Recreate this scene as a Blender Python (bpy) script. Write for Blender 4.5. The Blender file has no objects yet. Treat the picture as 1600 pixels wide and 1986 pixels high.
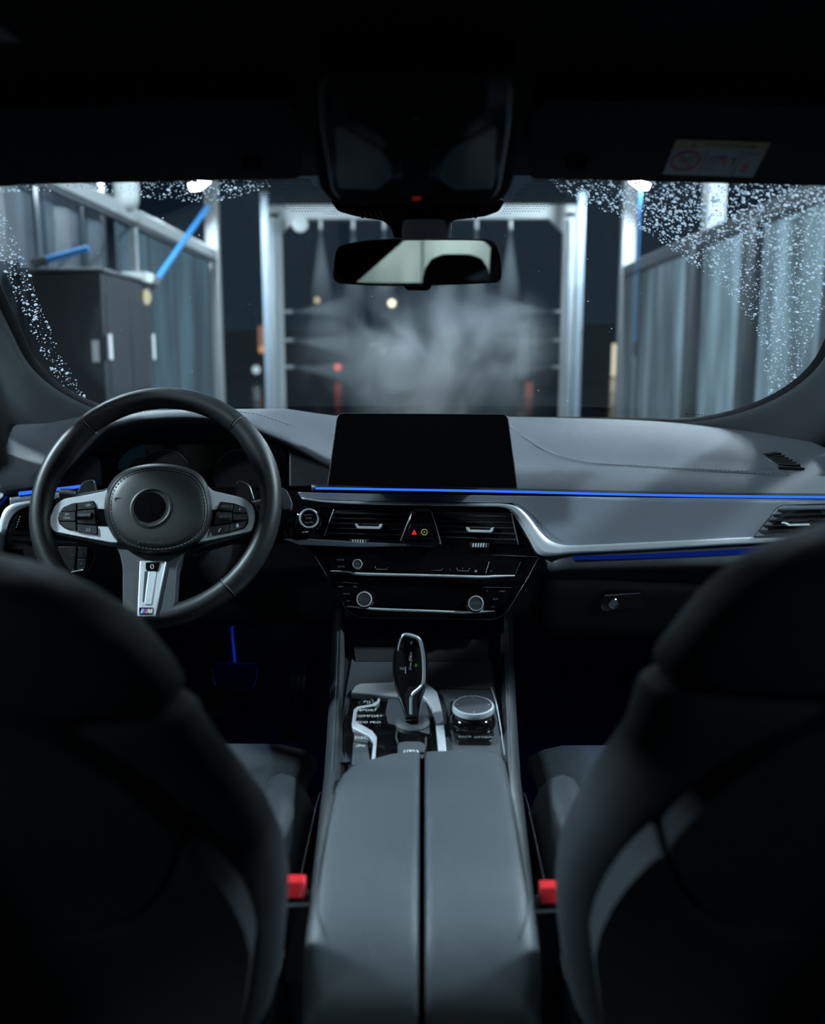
import bpy, bmesh, math, random
from mathutils import Vector, Matrix
V = Vector
R = math.radians
random.seed(7)
sc = bpy.context.scene
col = sc.collection

# ------------------------------------------------------------------ camera
F, CX, CY = 1820.0, 800.0, 993.0            # focal length and centre in pixels of the 1600x1986 frame
PITCH, YAW = R(9.5), R(0.63)
CAM = V((0.0, 0.0, 1.2))
FWD = V((-math.sin(YAW)*math.cos(PITCH), math.cos(YAW)*math.cos(PITCH), -math.sin(PITCH)))
RIGHT = V((math.cos(YAW), math.sin(YAW), 0))
UP = RIGHT.cross(FWD)
cd = bpy.data.cameras.new('camera')
cam = bpy.data.objects.new('camera', cd); col.objects.link(cam)
M3 = Matrix((RIGHT, UP, -FWD)).transposed()
cam.matrix_world = Matrix.Translation(CAM) @ M3.to_4x4()
cd.sensor_fit = 'HORIZONTAL'; cd.sensor_width = 24.0; cd.lens = F/1600*24.0
cd.clip_start = 0.02; cd.clip_end = 300
cd.dof.use_dof = True; cd.dof.focus_distance = 1.50; cd.dof.aperture_fstop = 2.5
sc.camera = cam

# ------------------------------------------------------------------ world, exposure
w = bpy.data.worlds.new('night'); sc.world = w; w.use_nodes = True
w.node_tree.nodes['Background'].inputs[0].default_value = (0.10, 0.22, 0.38, 1)
w.node_tree.nodes['Background'].inputs[1].default_value = 0.045
sc.view_settings.view_transform = 'Standard'; sc.view_settings.look = 'None'
sc.view_settings.gamma = 1.0; sc.view_settings.use_curve_mapping = False
sc.view_settings.exposure = 0.0
cy = sc.cycles
cy.use_denoising = True
cy.max_bounces = 6; cy.diffuse_bounces = 2; cy.glossy_bounces = 3; cy.transmission_bounces = 6
cy.adaptive_threshold = .05
cy.transparent_max_bounces = 16; cy.volume_bounces = 0
cy.caustics_reflective = False; cy.caustics_refractive = False
cy.sample_clamp_indirect = 3.0
cy.volume_step_rate = 2.0; cy.volume_max_steps = 32

LAMP_NEAR, LAMP_FAR = .46, .46     # see the bay lamps below

# ------------------------------------------------------------------ geometry helpers
def ray(px, py): return FWD + RIGHT*((px-CX)/F) - UP*((py-CY)/F)
def atY(px, py, Y):
    d = ray(px, py); return CAM + d*(Y/d.y)
def atX(px, py, X):
    d = ray(px, py); return CAM + d*(X/d.x)
def atZ(px, py, Z):
    d = ray(px, py); return CAM + d*((Z-CAM.z)/d.z)
class Pl:
    """a real plane in the car; at() finds where a sight line meets it"""
    def __init__(s, p, n): s.p = V(p); s.n = V(n).normalized()
    def at(s, px, py, h=0.0):
        d = ray(px, py); p = s.p + s.n*h
        return CAM + d*((p-CAM).dot(s.n)/d.dot(s.n))
    def off(s, h): return Pl(s.p + s.n*h, s.n)

def wl(o):
    v = V((0,0,0))
    while o: v = v + o.location; o = o.parent
    return v
def tag(o, label=None, cat=None, group=None, kind=None):
    if label: o['label'] = label
    if cat: o['category'] = cat
    if group: o['group'] = group
    if kind: o['kind'] = kind
    return o
def empty(name, loc, label=None, cat=None, group=None, kind=None):
    o = bpy.data.objects.new(name, None); o.empty_display_size = .05
    col.objects.link(o); o.location = loc
    return tag(o, label, cat, group, kind)
def link(name, me, mat, parent):
    o = bpy.data.objects.new(name, me); col.objects.link(o)
    if mat: me.materials.append(mat)
    if parent: o.parent = parent
    return o
def mk(name, vs, fs, mat, parent=None, smooth=True, bevel=0, seg=2, sub=0, solid=0, sharp=.6, loc=None):
    """mesh from world coordinates; vertices become relative to the parent (or to loc for a top-level mesh)"""
    o0 = wl(parent) if parent else (V(loc) if loc is not None else V((0,0,0)))
    me = bpy.data.meshes.new(name)
    me.from_pydata([tuple(V(v)-o0) for v in vs], [], fs)
    bm = bmesh.new(); bm.from_mesh(me)
    bmesh.ops.recalc_face_normals(bm, faces=bm.faces)
    bm.to_mesh(me); bm.free()
    if smooth:
        me.polygons.foreach_set('use_smooth', [True]*len(me.polygons))
        if sharp: me.set_sharp_from_angle(angle=sharp)
    o = link(name, me, mat, parent)
    if not parent and loc is not None: o.location = loc
    if solid:
        m = o.modifiers.new('solid', 'SOLIDIFY'); m.thickness = solid; m.offset = 0
    if bevel:
        m = o.modifiers.new('bevel', 'BEVEL'); m.width = bevel; m.segments = seg
        m.limit_method = 'ANGLE'; m.angle_limit = .6; m.harden_normals = bool(smooth)
    if sub:
        m = o.modifiers.new('sub', 'SUBSURF'); m.levels = sub; m.render_levels = sub
    return o
def extr(name, pts, vec, mat, parent=None, **k):
    n = len(pts); vec = V(vec)
    vs = [V(p) for p in pts] + [V(p)+vec for p in pts]
    fs = [tuple(range(n)), tuple(range(2*n-1, n-1, -1))] + [(i, (i+1) % n, n+(i+1) % n, n+i) for i in range(n)]
    return mk(name, vs, fs, mat, parent, **k)
def box(name, a, b, mat, parent=None, **k):
    x0,y0,z0 = a; x1,y1,z1 = b
    return extr(name, [(x0,y0,z0),(x1,y0,z0),(x1,y1,z0),(x0,y1,z0)], (0,0,z1-z0), mat, parent, **k)
def bar(name, a, b, w, h, mat, parent=None, up=(0,0,1), **k):
    a, b = V(a), V(b); d = (b-a).normalized(); s = d.cross(V(up)).normalized(); u = s.cross(d)
    q = [a+s*(i*w/2)+u*(j*h/2) for i, j in ((-1,-1),(1,-1),(1,1),(-1,1))]
    return extr(name, q, b-a, mat, parent, **k)
def plate(name, px, pl, h, depth, mat, parent=None, **k):
    """a flat piece lying on plane pl: its face h proud of the plane, depth thick"""
    return extr(name, [pl.at(x, y, h) for x, y in px], pl.n*(-depth), mat, parent, **k)
def cr(pts, n=6, closed=False):
    pts = [V(p) for p in pts]; out = []; m = len(pts)
    for i in range(m if closed else m-1):
        p0 = pts[(i-1) % m] if closed or i else pts[0]
        p1, p2 = pts[i], pts[(i+1) % m]
        p3 = pts[(i+2) % m] if closed or i+2 < m else pts[-1]
        for j in range(n):
            t = j/n
            out.append(.5*((2*p1)+(p2-p0)*t+(2*p0-5*p1+4*p2-p3)*t*t+(3*p1-p0-3*p2+p3)*t**3))
    if not closed: out.append(pts[-1])
    return out
def rp(pts, r=6, n=4):
    """round the corners of a polygon"""
    pts = [V(p) for p in pts]; out = []; m = len(pts)
    for i in range(m):
        a, b, c = pts[i-1], pts[i], pts[(i+1) % m]
        rr = r[i] if isinstance(r, (list, tuple)) else r
        u, v = a-b, c-b
        k1 = min(rr, u.length*.49); k2 = min(rr, v.length*.49)
        if rr <= 0: out.append(b); continue
        s, e = b+u.normalized()*k1, b+v.normalized()*k2
        for j in range(n+1):
            t = j/n; out.append(s*(1-t)**2 + b*(2*t*(1-t)) + e*t*t)
    return out
def tube(name, pts, r, mat, parent=None, closed=False, seg=10, flat=1.0, up=None, **k):
    pts = [V(p) for p in pts]; n = len(pts); vs = []; fs = []
    for i, p in enumerate(pts):
        if closed: t = pts[(i+1) % n]-pts[i-1]
        else: t = pts[min(i+1, n-1)]-pts[max(i-1, 0)]
        t.normalize()
        ref = V(up) if up is not None else (V((0,0,1)) if abs(t.z) < .9 else V((0,1,0)))
        s = t.cross(ref).normalized(); u = s.cross(t)
        rr = r[i] if isinstance(r, (list, tuple)) else r
        for j in range(seg):
            a = 2*math.pi*j/seg
            vs.append(p + s*(math.cos(a)*rr) + u*(math.sin(a)*rr*flat))
    for i in range(n if closed else n-1):
        for j in range(seg):
            a, b = i*seg+j, i*seg+(j+1) % seg
            c, d = ((i+1) % n)*seg+(j+1) % seg, ((i+1) % n)*seg+j
            fs.append((a, b, c, d))
    if not closed:
        fs.append(tuple(range(seg))); fs.append(tuple(range(n*seg-1, (n-1)*seg-1, -1)))
    k.setdefault('sharp', 1.2)
    return mk(name, vs, fs, mat, parent, **k)
def loft(name, rings, mat, parent=None, closed=True, cap=True, **k):
    n = len(rings[0]); vs = [p for r_ in rings for p in r_]; fs = []
    for i in range(len(rings)-1):
        for j in range(n if closed else n-1):
            fs.append((i*n+j, i*n+(j+1) % n, (i+1)*n+(j+1) % n, (i+1)*n+j))
    if cap and closed:
        fs.append(tuple(range(n))); fs.append(tuple(range(len(rings)*n-1, (len(rings)-1)*n-1, -1)))
    return mk(name, vs, fs, mat, parent, **k)
def frame(n):
    n = V(n).normalized()
    r_ = n.cross(V((0,0,1))) if abs(n.z) < .95 else V((1,0,0)) - n*n.x
    r_.normalize()
    if r_.x < 0: r_ = -r_
    u = n.cross(r_).normalized()
    return r_, u, n
def lathe(name, c, axis, prof, mat, parent=None, seg=32, **k):
    """prof: list of (radius, height along axis)"""
    r_, u, n = frame(axis); c = V(c); rings = []
    for rad, h in prof:
        rings.append([c + n*h + (r_*math.cos(2*math.pi*j/seg) + u*math.sin(2*math.pi*j/seg))*max(rad, 1e-5) for j in range(seg)])
    return loft(name, rings, mat, parent, **k)
def grid(name, fn, nu, nv, mat, parent=None, **k):
    vs = [fn(i/nu, j/nv) for j in range(nv+1) for i in range(nu+1)]
    fs = [(j*(nu+1)+i, j*(nu+1)+i+1, (j+1)*(nu+1)+i+1, (j+1)*(nu+1)+i) for j in range(nv) for i in range(nu)]
    return mk(name, vs, fs, mat, parent, **k)
def ring(name, outer, inner, vec, mat, parent=None, **k):
    """a closed band between two outlines with the same number of points, given thickness"""
    n = len(outer); vec = V(vec)
    vs = [V(p) for p in outer]+[V(p) for p in inner]+[V(p)+vec for p in outer]+[V(p)+vec for p in inner]; fs = []
    for i in range(n):
        j = (i+1) % n
        fs += [(i, j, n+j, n+i), (2*n+i, 3*n+i, 3*n+j, 2*n+j), (i, 2*n+i, 2*n+j, j), (n+i, n+j, 3*n+j, 3*n+i)]
    return mk(name, vs, fs, mat, parent, **k)
def band(name, a, b, vec, mat, parent=None, **k):
    """an open band between two polylines of equal length, thickness vec"""
    return extr(name, list(a)+list(b)[::-1], vec, mat, parent, **k)
def text(name, s, c, n, h, mat, parent, right=None, ext=.0002, align='CENTER'):
    cu = bpy.data.curves.new(name, 'FONT'); cu.body = s; cu.size = h*1.38; cu.align_x = align; cu.align_y = 'CENTER'
    cu.extrude = ext; cu.resolution_u = 2
    t = bpy.data.objects.new(name, cu)
    me = bpy.data.meshes.new_from_object(t)
    bpy.data.objects.remove(t); bpy.data.curves.remove(cu)
    r_, u, nn = frame(n)
    if right is not None:
        r_ = V(right).normalized(); u = nn.cross(r_).normalized()
    o = link(name, me, mat, parent)
    Mx = Matrix((r_, u, nn)).transposed()
    o.matrix_basis = Matrix.Translation(V(c)-wl(parent)) @ Mx.to_4x4()
    return o
def ptext(name, s, px, py, pl, h, hpx, mat, parent, **k):
    """lettering lying on plane pl, hpx pixels of the photograph tall"""
    p = pl.at(px, py, h); sz = (pl.at(px, py-hpx/2, h)-pl.at(px, py+hpx/2, h)).length
    return text(name, s, p, pl.n, sz*.72, mat, parent, right=pl.at(px+2, py, h)-p if k.pop('lay', False) else None, **k)

# ------------------------------------------------------------------ materials
def nt(name):
    m = bpy.data.materials.new(name); m.use_nodes = True
    t = m.node_tree; return m, t, t.nodes, t.links, t.nodes['Principled BSDF']
def P(name, base, rough=.5, metal=0.0, grain=None, bump=0.15, coat=0.0, var=.12, vscale=6, spec=.5, rvar=0.08, stretch=None, emit=None, estr=0, sheen=0):
    """principled material with a little procedural variation in colour and gloss and fine relief"""
    m, t, N, L, b = nt(name)
    b.inputs['Metallic'].default_value = metal
    b.inputs['Coat Weight'].default_value = coat; b.inputs['Coat Roughness'].default_value = .04
    b.inputs['Specular IOR Level'].default_value = spec
    if sheen: b.inputs['Sheen Weight'].default_value = sheen
    tc = N.new('ShaderNodeTexCoord')
    src = tc.outputs['Object']
    if stretch:
        mp = N.new('ShaderNodeMapping'); mp.inputs['Scale'].default_value = stretch
        L.new(src, mp.inputs[0]); src = mp.outputs[0]
    nz = N.new('ShaderNodeTexNoise'); nz.inputs['Scale'].default_value = vscale; nz.inputs['Detail'].default_value = 4
    L.new(tc.outputs['Object'], nz.inputs['Vector'])
    mr = N.new('ShaderNodeMapRange'); mr.inputs[3].default_value = 1-var; mr.inputs[4].default_value = 1+var
    L.new(nz.outputs['Fac'], mr.inputs[0])
    mx = N.new('ShaderNodeVectorMath'); mx.operation = 'SCALE'; mx.inputs[0].default_value = base
    L.new(mr.outputs[0], mx.inputs['Scale']); L.new(mx.outputs[0], b.inputs['Base Color'])
    m2 = N.new('ShaderNodeMapRange'); m2.inputs[3].default_value = max(.01, rough-rvar*rough*2); m2.inputs[4].default_value = min(1, rough+rvar*rough*2)
    L.new(nz.outputs['Fac'], m2.inputs[0]); L.new(m2.outputs[0], b.inputs['Roughness'])
    if grain:
        g = N.new('ShaderNodeTexNoise' if stretch else 'ShaderNodeTexVoronoi'); g.inputs['Scale'].default_value = grain
        L.new(src, g.inputs['Vector'])
        bp = N.new('ShaderNodeBump'); bp.inputs['Strength'].default_value = bump; bp.inputs['Distance'].default_value = .0005
        L.new(g.outputs['Fac' if stretch else 'Distance'], bp.inputs['Height']); L.new(bp.outputs[0], b.inputs['Normal'])
    if emit:
        b.inputs['Emission Color'].default_value = (*emit, 1); b.inputs['Emission Strength'].default_value = estr
    return m
def E(name, c, s, light=False):
    m, t, N, L, b = nt(name)
    if not light: m.cycles.emission_sampling = 'NONE'
    N.remove(b); e = N.new('ShaderNodeEmission'); e.inputs[0].default_value = (*c, 1); e.inputs[1].default_value = s
    L.new(e.outputs[0], N['Material Output'].inputs[0]); return m
def glass_thin(name, tint=(1,1,1), refl=1.0, haze=0.0, hazec=(.6,.7,.8)):
    """clear sheet glass: see-through with Fresnel reflection and a thin film of grime"""
    m, t, N, L, b = nt(name); N.remove(b)
    tr = N.new('ShaderNodeBsdfTransparent'); tr.inputs[0].default_value = (*tint, 1)
    gl = N.new('ShaderNodeBsdfGlossy'); gl.inputs['Roughness'].default_value = .02
    fr = N.new('ShaderNodeFresnel'); fr.inputs[0].default_value = 1.3
    ml = N.new('ShaderNodeMath'); ml.operation = 'MULTIPLY'; ml.inputs[1].default_value = refl
    L.new(fr.outputs[0], ml.inputs[0])
    mx = N.new('ShaderNodeMixShader'); L.new(ml.outputs[0], mx.inputs[0]); L.new(tr.outputs[0], mx.inputs[1]); L.new(gl.outputs[0], mx.inputs[2])
    out = mx
    if haze:
        df = N.new('ShaderNodeBsdfTranslucent'); df.inputs[0].default_value = (*hazec, 1)
        tc = N.new('ShaderNodeTexCoord'); nz = N.new('ShaderNodeTexNoise'); nz.inputs['Scale'].default_value = 5; nz.inputs['Detail'].default_value = 6
        L.new(tc.outputs['Object'], nz.inputs['Vector'])
        mr = N.new('ShaderNodeMapRange'); mr.inputs[1].default_value = .35; mr.inputs[2].default_value = .8
        mr.inputs[3].default_value = haze*.4; mr.inputs[4].default_value = haze*1.6
        L.new(nz.outputs['Fac'], mr.inputs[0])
        m3 = N.new('ShaderNodeMixShader'); L.new(mr.outputs[0], m3.inputs[0]); L.new(mx.outputs[0], m3.inputs[1]); L.new(df.outputs[0], m3.inputs[2]); out = m3
    L.new(out.outputs[0], N['Material Output'].inputs[0]); return m

M = {}
M['wheel'] = P('wheel_leather', (.014,.016,.018), .45)
M['leather'] = P('black_leather', (.036,.041,.046), .42, var=.1)
M['pad'] = P('dash_pad', (.085,.094,.105), .55, grain=1400, bump=.3, var=.08)
M['armleather'] = P('armrest_leather', (.060,.070,.080), .5, grain=1200, bump=.22, var=.08, vscale=9)
M['seatback'] = P('seat_back_leather', (.024,.028,.033), .7, spec=.15)
M['perf'] = P('perforated_leather', (.040,.046,.052), .5, grain=350, bump=.6)
M['plastic'] = P('matte_black_plastic', (.018,.020,.023), .5)
M['plastic_grey'] = P('grey_plastic', (.045,.050,.055), .45)
M['pillar'] = P('pillar_cloth', (.060,.067,.073), .85)
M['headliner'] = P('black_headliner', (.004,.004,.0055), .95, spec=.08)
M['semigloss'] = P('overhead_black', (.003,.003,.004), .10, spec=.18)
M['gloss'] = P('piano_black', (.004,.004,.005), .08, coat=1.0, rvar=.2)
M['screen'] = P('screen_glass', (.002,.0025,.003), .12, spec=.35)
M['alu'] = P('satin_aluminium', (.78,.82,.86), .34, metal=.50, var=.04)
M['decor'] = P('dark_brushed_aluminium', (.225,.25,.285), .42, metal=.30, stretch=(1,12,12), var=.06)
M['chrome'] = P('chrome', (.78,.80,.82), .12, metal=1.0, var=.03)
M['darkmetal'] = P('dark_metal', (.10,.11,.12), .35, metal=.8)
M['console'] = P('console_soft_plastic', (.055,.062,.070), .5)
M['button'] = P('button_plastic', (.020,.022,.025), .35)
M['print'] = P('white_print', (.55,.57,.58), .6, var=.03)
M['printdim'] = P('grey_print', (.16,.17,.18), .6, var=.03)
M['red'] = P('red_plastic', (.60,.016,.022), .4, var=.08)
M['carpet'] = P('black_carpet', (.008,.009,.011), 1.0)
M['rubber'] = P('black_rubber', (.010,.010,.011), .7)
M['thread'] = P('grey_thread', (.10,.115,.125), .7)
M['thread_light'] = P('light_thread', (.20,.22,.24), .7)
M['blue'] = E('ambient_light_guide', (.03,.16,1.0), 1.15, True)
M['blue_dim'] = E('ambient_light_guide_soft', (.012,.045,.50), .22)
M['green'] = E('green_backlight', (.08,.75,.06), .35)
M['yellowgreen'] = E('start_stop_backlight', (.45,.55,.16), .55)
M['redlight'] = E('red_backlight', (1,.02,.02), .75)
M['mirror'] = P('mirror_glass', (.80,.84,.86), .012, metal=1.0, var=.0)
M['glass'] = glass_thin('windscreen_glass', (.92,.95,.96), .10)
M['tint'] = glass_thin('side_glass', (.86,.90,.90), .15)
M['frit'] = P('black_ceramic_frit', (.004,.004,.005), .5)

# ================================================================== OUTSIDE: the wash bay
M['ground'] = P('wet_concrete', (.030,.034,.038), .16, grain=30, bump=.4, var=.35, vscale=.8, rvar=.5)
M['post'] = P('galvanised_post', (.36,.37,.37), .5, metal=.0, var=.10, vscale=3)
M['postblue'] = P('steel_channel', (.30,.36,.42), .4, metal=.3, var=.12, vscale=3)
M['framegrey'] = P('grey_frame', (.075,.082,.09), .5, var=.12, vscale=3)
M['cabinet'] = P('cabinet_steel', (.009,.011,.015), .6, var=.1, vscale=3)
M['strip'] = P('wet_curtain_strip', (.062,.078,.094), .3, var=.35, vscale=2.5)
M['strip2'] = P('wet_curtain_strip_dark', (.035,.045,.055), .3, var=.35, vscale=2.5)
M['bluepaint'] = P('blue_boom_paint', (.03,.20,.48), .45, var=.08)
M['whitetape'] = P('white_reflector', (.75,.76,.74), .5, var=.05)
M['building'] = P('far_building', (.012,.014,.018), .9, var=.2, vscale=.4)
M['brown'] = P('brown_cladding', (.030,.026,.026), .9, var=.2, vscale=.4)
M['lampglow'] = E('flood_light_lens', (.90,.95,1.0), 120)
def panelmat(name, base, trans):
    m, t, N, L, b = nt(name)
    N.remove(b)
    df = N.new('ShaderNodeBsdfDiffuse'); tl = N.new('ShaderNodeBsdfTranslucent'); gl = N.new('ShaderNodeBsdfGlossy'); gl.inputs['Roughness'].default_value = .25
    tc = N.new('ShaderNodeTexCoord'); mp = N.new('ShaderNodeMapping'); mp.inputs['Scale'].default_value = (1, 1.5, .30)
    nz = N.new('ShaderNodeTexNoise'); nz.inputs['Scale'].default_value = 1.6; nz.inputs['Detail'].default_value = 5
    L.new(tc.outputs['Object'], mp.inputs[0]); L.new(mp.outputs[0], nz.inputs['Vector'])
    rr = N.new('ShaderNodeMapRange'); rr.inputs[1].default_value = .35; rr.inputs[2].default_value = .68; rr.inputs[3].default_value = .42; rr.inputs[4].default_value = 1.05
    L.new(nz.outputs['Fac'], rr.inputs[0])
    for sh, cc in ((df, base), (tl, trans)):
        s = N.new('ShaderNodeVectorMath'); s.operation = 'SCALE'; s.inputs[0].default_value = cc
        L.new(rr.outputs[0], s.inputs['Scale']); L.new(s.outputs[0], sh.inputs['Color'])
    a = N.new('ShaderNodeAddShader'); L.new(df.outputs[0], a.inputs[0]); L.new(tl.outputs[0], a.inputs[1])
    mx = N.new('ShaderNodeMixShader'); mx.inputs[0].default_value = .08
    L.new(a.outputs[0], mx.inputs[1]); L.new(gl.outputs[0], mx.inputs[2])
    L.new(mx.outputs[0], N['Material Output'].inputs[0]); return m
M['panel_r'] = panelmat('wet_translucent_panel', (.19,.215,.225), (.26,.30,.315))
M['panel_b'] = panelmat('mirror_backdrop', (.2,.2,.19), (.34,.335,.30))
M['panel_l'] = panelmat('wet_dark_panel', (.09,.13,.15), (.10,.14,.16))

g = mk('ground', [(-60,-12,0),(60,-12,0),(60,120,0),(-60,120,0)], [(0,1,2,3)], M['ground']); tag(g, kind='structure')

XL, XR, YG = -2.6, 2.6, 12.5
# ---- flood lamps of the bay: the two in view and the nearer ones of the same rows above the car's bonnet; rear fill added
def flood(x, y, z, power, label, aim):
    t = empty('flood_lamp', (x, y, z), label, 'lamp', 'flood lamps along the wash bay')
    s = -1 if x > 0 else 1
    # tilted housing: a shallow tray whose lens looks down and inwards
    n = (V(aim)-V((x,y,z))).normalized(); r_, u, n = frame(n)
    c = V((x, y, z)); hw, hh = .14, .11
    q = [c+r_*(i*hw)+u*(j*hh) for i, j in ((-1,-.45),(0,-1),(1,-.45),(1,1),(-1,1))]
    extr('housing', [p-n*.012 for p in q], -n*.07, M['framegrey'], t, bevel=.01)
    q2 = [c+r_*(i*hw*.9)+u*(j*hh*.9) for i, j in ((-1,-.45),(0,-1),(1,-.45),(1,1),(-1,1))]
    extr('lens', q2, -n*.014, M['lampglow'], t)
    bar('bracket', c-n*.06, V((c.x-n.x*.06, c.y-n.y*.06, max(3.6, c.z+.22))), .04, .02, M['framegrey'], t)
    l = bpy.data.lights.new('flood_light', 'AREA'); l.shape = 'RECTANGLE'; l.size = .30; l.size_y = .2; l.energy = power; l.color = (.72,.89,1.0); l.spread = R(170)
    lo = bpy.data.objects.new('flood_light', l); col.objects.link(lo); lo.parent = t
    lo.matrix_basis = Matrix.Translation(n*.012) @ Matrix((r_, u*-1, n*-1)).transposed().to_4x4()
    lo.matrix_basis = Matrix.Translation(n*.012) @ n.to_track_quat('-Z', 'Y').to_matrix().to_4x4()
    return t
pl_ = atX(384, 357, XL+.05); pr_ = atX(1243, 355, XR-.05)
flood(pl_.x, pl_.y, pl_.z-.01, 330*LAMP_FAR, 'white flood lamp glowing at the top of the left bay post', (-.6, pl_.y-.5, 0))
flood(pr_.x, pr_.y, pr_.z-.01, 330*LAMP_FAR, 'white flood lamp glowing at the top of the right bay post', (.6, pr_.y-.5, 0))
flood(XL+.05, 6.8, 3.4, 260*LAMP_FAR, 'flood lamp of the left row, between the far lamp and the car bonnet', (-.3, 7.6, 0))
flood(XR-.05, 6.8, 3.4, 260*LAMP_FAR, 'flood lamp of the right row, between the far lamp and the car bonnet', (.3, 7.6, 0))
flood(XL+.35, 3.3, 3.4, 75*LAMP_NEAR, 'flood lamp of the left row nearest the windscreen', (-.1, 1.4, .9))
flood(XR-.35, 3.3, 3.4, 105*LAMP_NEAR, 'flood lamp of the right row nearest the windscreen', (.2, 1.4, .9))
flood(XL+.05, 1.05, 2.80, 290*LAMP_NEAR, 'flood lamp of the left row beside the driver window', (-.1, 1.1, .9))
flood(XR-.05, 1.25, 3.1, 330*LAMP_NEAR, 'flood lamp of the right row beside the passenger window', (.1, 1.1, .9))
flood(XL+.05, -3.0, 3.1, 32*LAMP_NEAR, 'dim fill lamp added behind the car on the left', (0, 0, .9))  # fill lamps added behind the car to brighten the dark seat backs
flood(XR-.05, -3.0, 3.1, 32*LAMP_NEAR, 'dim fill lamp added behind the car on the right', (0, 0, .9))
for s, nm in ((-1, 'left'), (1, 'right')):
    t = empty('lamp_beam', (s*2.6, 6, 3.62), 'long grey beam carrying the %s row of flood lamps' % nm, 'beam')
    bar('beam', (s*2.6, -3.4, 3.66), (s*2.6, 13.0, 3.66), .10, .14, M['post'], t, bevel=.01)
    bar('lamp_arm', (s*2.6, 3.4, 3.64), (s*2.2, 3.4, 3.64), .05, .05, M['post'], t, up=(0,1,0))
    for y in (1.8, 5.0): bar('hanger', (s*2.6, y, 3.0), (s*2.6, y, 3.60), .10, .10, M['post'], t, up=(0,1,0))

def post(name, px, X, w, mat, label, z1=3.6, z0=0, Y=None):
    p = atX(px, 600, X) if Y is None else atY(px, 600, Y)
    t = empty(name, (p.x, p.y, z0), label, 'post')
    box('shaft', (p.x-w/2, p.y-w/2, z0), (p.x+w/2, p.y+w/2, z1), mat, t, bevel=.012)
    box('foot_plate', (p.x-w*.9, p.y-w*.9, z0), (p.x+w*.9, p.y+w*.9, z0+.02), mat, t)
    return p
post('bay_post', 417, XL, .155, M['post'], 'pale steel bay post right of the dark cabinet')
post('bay_post', 263, XL, .085, M['post'], 'thin pale bay post rising behind the dark cabinet')
post('bay_post', 1213, XR, .165, M['post'], 'pale bay post at the far end of the right glass panels', )
post('bay_post', 1374, XR+.12, .175, M['post'], 'wide pale bay post behind the wet right panels')

# left rail and panels
t = empty('bay_rail', (XL, 8, 2.3), 'pale sloping top rail of the left bay wall', 'rail')
a, b = atX(150, 372, XL+.02), atX(416, 499, XL+.02); 
z_ = .5*(atX(265,428,XL).z+atX(415,494,XL).z)
bar('rail', (XL+.03, 5.2, z_), (XL+.03, b.y, z_), .07, .115, M['post'], t, bevel=.01)
bar('lower_lip', (XL+.02, 5.2, z_-.08), (XL+.02, b.y, z_-.08), .05, .03, M['framegrey'], t)
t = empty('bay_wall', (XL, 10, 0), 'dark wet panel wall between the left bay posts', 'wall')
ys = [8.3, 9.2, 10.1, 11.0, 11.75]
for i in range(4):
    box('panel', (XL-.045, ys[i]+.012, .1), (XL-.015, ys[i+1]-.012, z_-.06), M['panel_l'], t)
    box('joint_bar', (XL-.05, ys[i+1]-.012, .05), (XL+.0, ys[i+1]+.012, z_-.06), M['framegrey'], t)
t = empty('strip_curtain', (XL, 6.5, 0), 'tall wet grey strip curtain along the left edge of the bay', 'curtain')
y = 4.6; i = 0
while y < 8.2:
    wd = random.uniform(.10, .26); tw = random.uniform(-.05, .05)
    extr('curtain_strip', [(XL-.12+tw, y, .05),(XL-.12-tw, y+wd, .05),(XL-.125-tw, y+wd, 3.1),(XL-.125+tw, y, 3.1)], (-.012,0,0), M['strip'] if i % 3 != 1 else M['strip2'], t)
    y += wd*random.uniform(.85, 1.15); i += 1
bar('curtain_rail', (XL-.12, 4.5, 3.13), (XL-.12, 8.3, 3.13), .06, .06, M['post'], t)

# canister lamp body hanging at the left
c = atX(245, 380, XL+.06); zb = atX(245, 411, XL+.06).z
t = empty('hanging_canister', (c.x, c.y, zb), 'pale round-bottomed canister hanging before the thin left post', 'canister')
lathe('body', (c.x, c.y, zb), (0,0,1), [(.0,0),(.045,.008),(.075,.03),(.098,.07),(.105,.12),(.105,.62),(.09,.64)], M['post'], t, seg=24)
lathe('hook_rod', (c.x, c.y, zb+.64), (0,0,1), [(.015,0),(.015,3.62-zb-.64)], M['framegrey'], t, seg=8)

# control cabinet
yn, yf = 6.27, 7.33; X0, X1, zt = -2.6, -2.1, 1.735
t = empty('control_cabinet', (-2.4, 6.8, 0), 'dark blue-grey wash control cabinet with a slanted roof edge', 'cabinet')
box('body', (X0, yn, .25), (X1, yf, zt), M['cabinet'], t, bevel=.015)
box('plinth', (X0+.05, yn+.05, 0), (X1-.05, yf-.05, .25), M['framegrey'], t)
extr('roof', [(X0-.03, yn-.04, zt),(X1+.03, yn-.04, zt),(X1+.03, yf+.03, zt),(X0-.03, yf+.03, zt)], (0,0,.022), M['framegrey'], t, bevel=.006)
for y0, y1, zz0, zz1 in ((yn+.06, yn+.55, .95, 1.6), (yn+.58, yf-.06, .95, 1.6), (yn+.06, yf-.06, .32, .9)):
    box('door_panel', (X1, y0, zz0), (X1+.012, y1, zz1), M['cabinet'], t, bevel=.006)
p = atX(282, 576, X1+.015)
lathe('signal_light', p, (1,0,-.0), [(.055,0),(.055,.02),(.03,.035),(0,.037)], E('cabinet_signal', (1,.93,.62), .75), t, seg=16)
p = atX(284, 553, X1+.03); box('corner_cap', (p.x-.15, p.y-.10, zt+.0), (p.x+.03, p.y+.10, zt+.07), M['whitetape'], t)
for px, X in ((297, X1+.02), (213, X1+.02)):
    p0, p1 = atX(px, 697, X), atX(px, 648, X)
    box('reflector_strip', (X, p0.y-.03, p0.z), (X+.012, p0.y+.03, p1.z), M['whitetape'], t)
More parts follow.
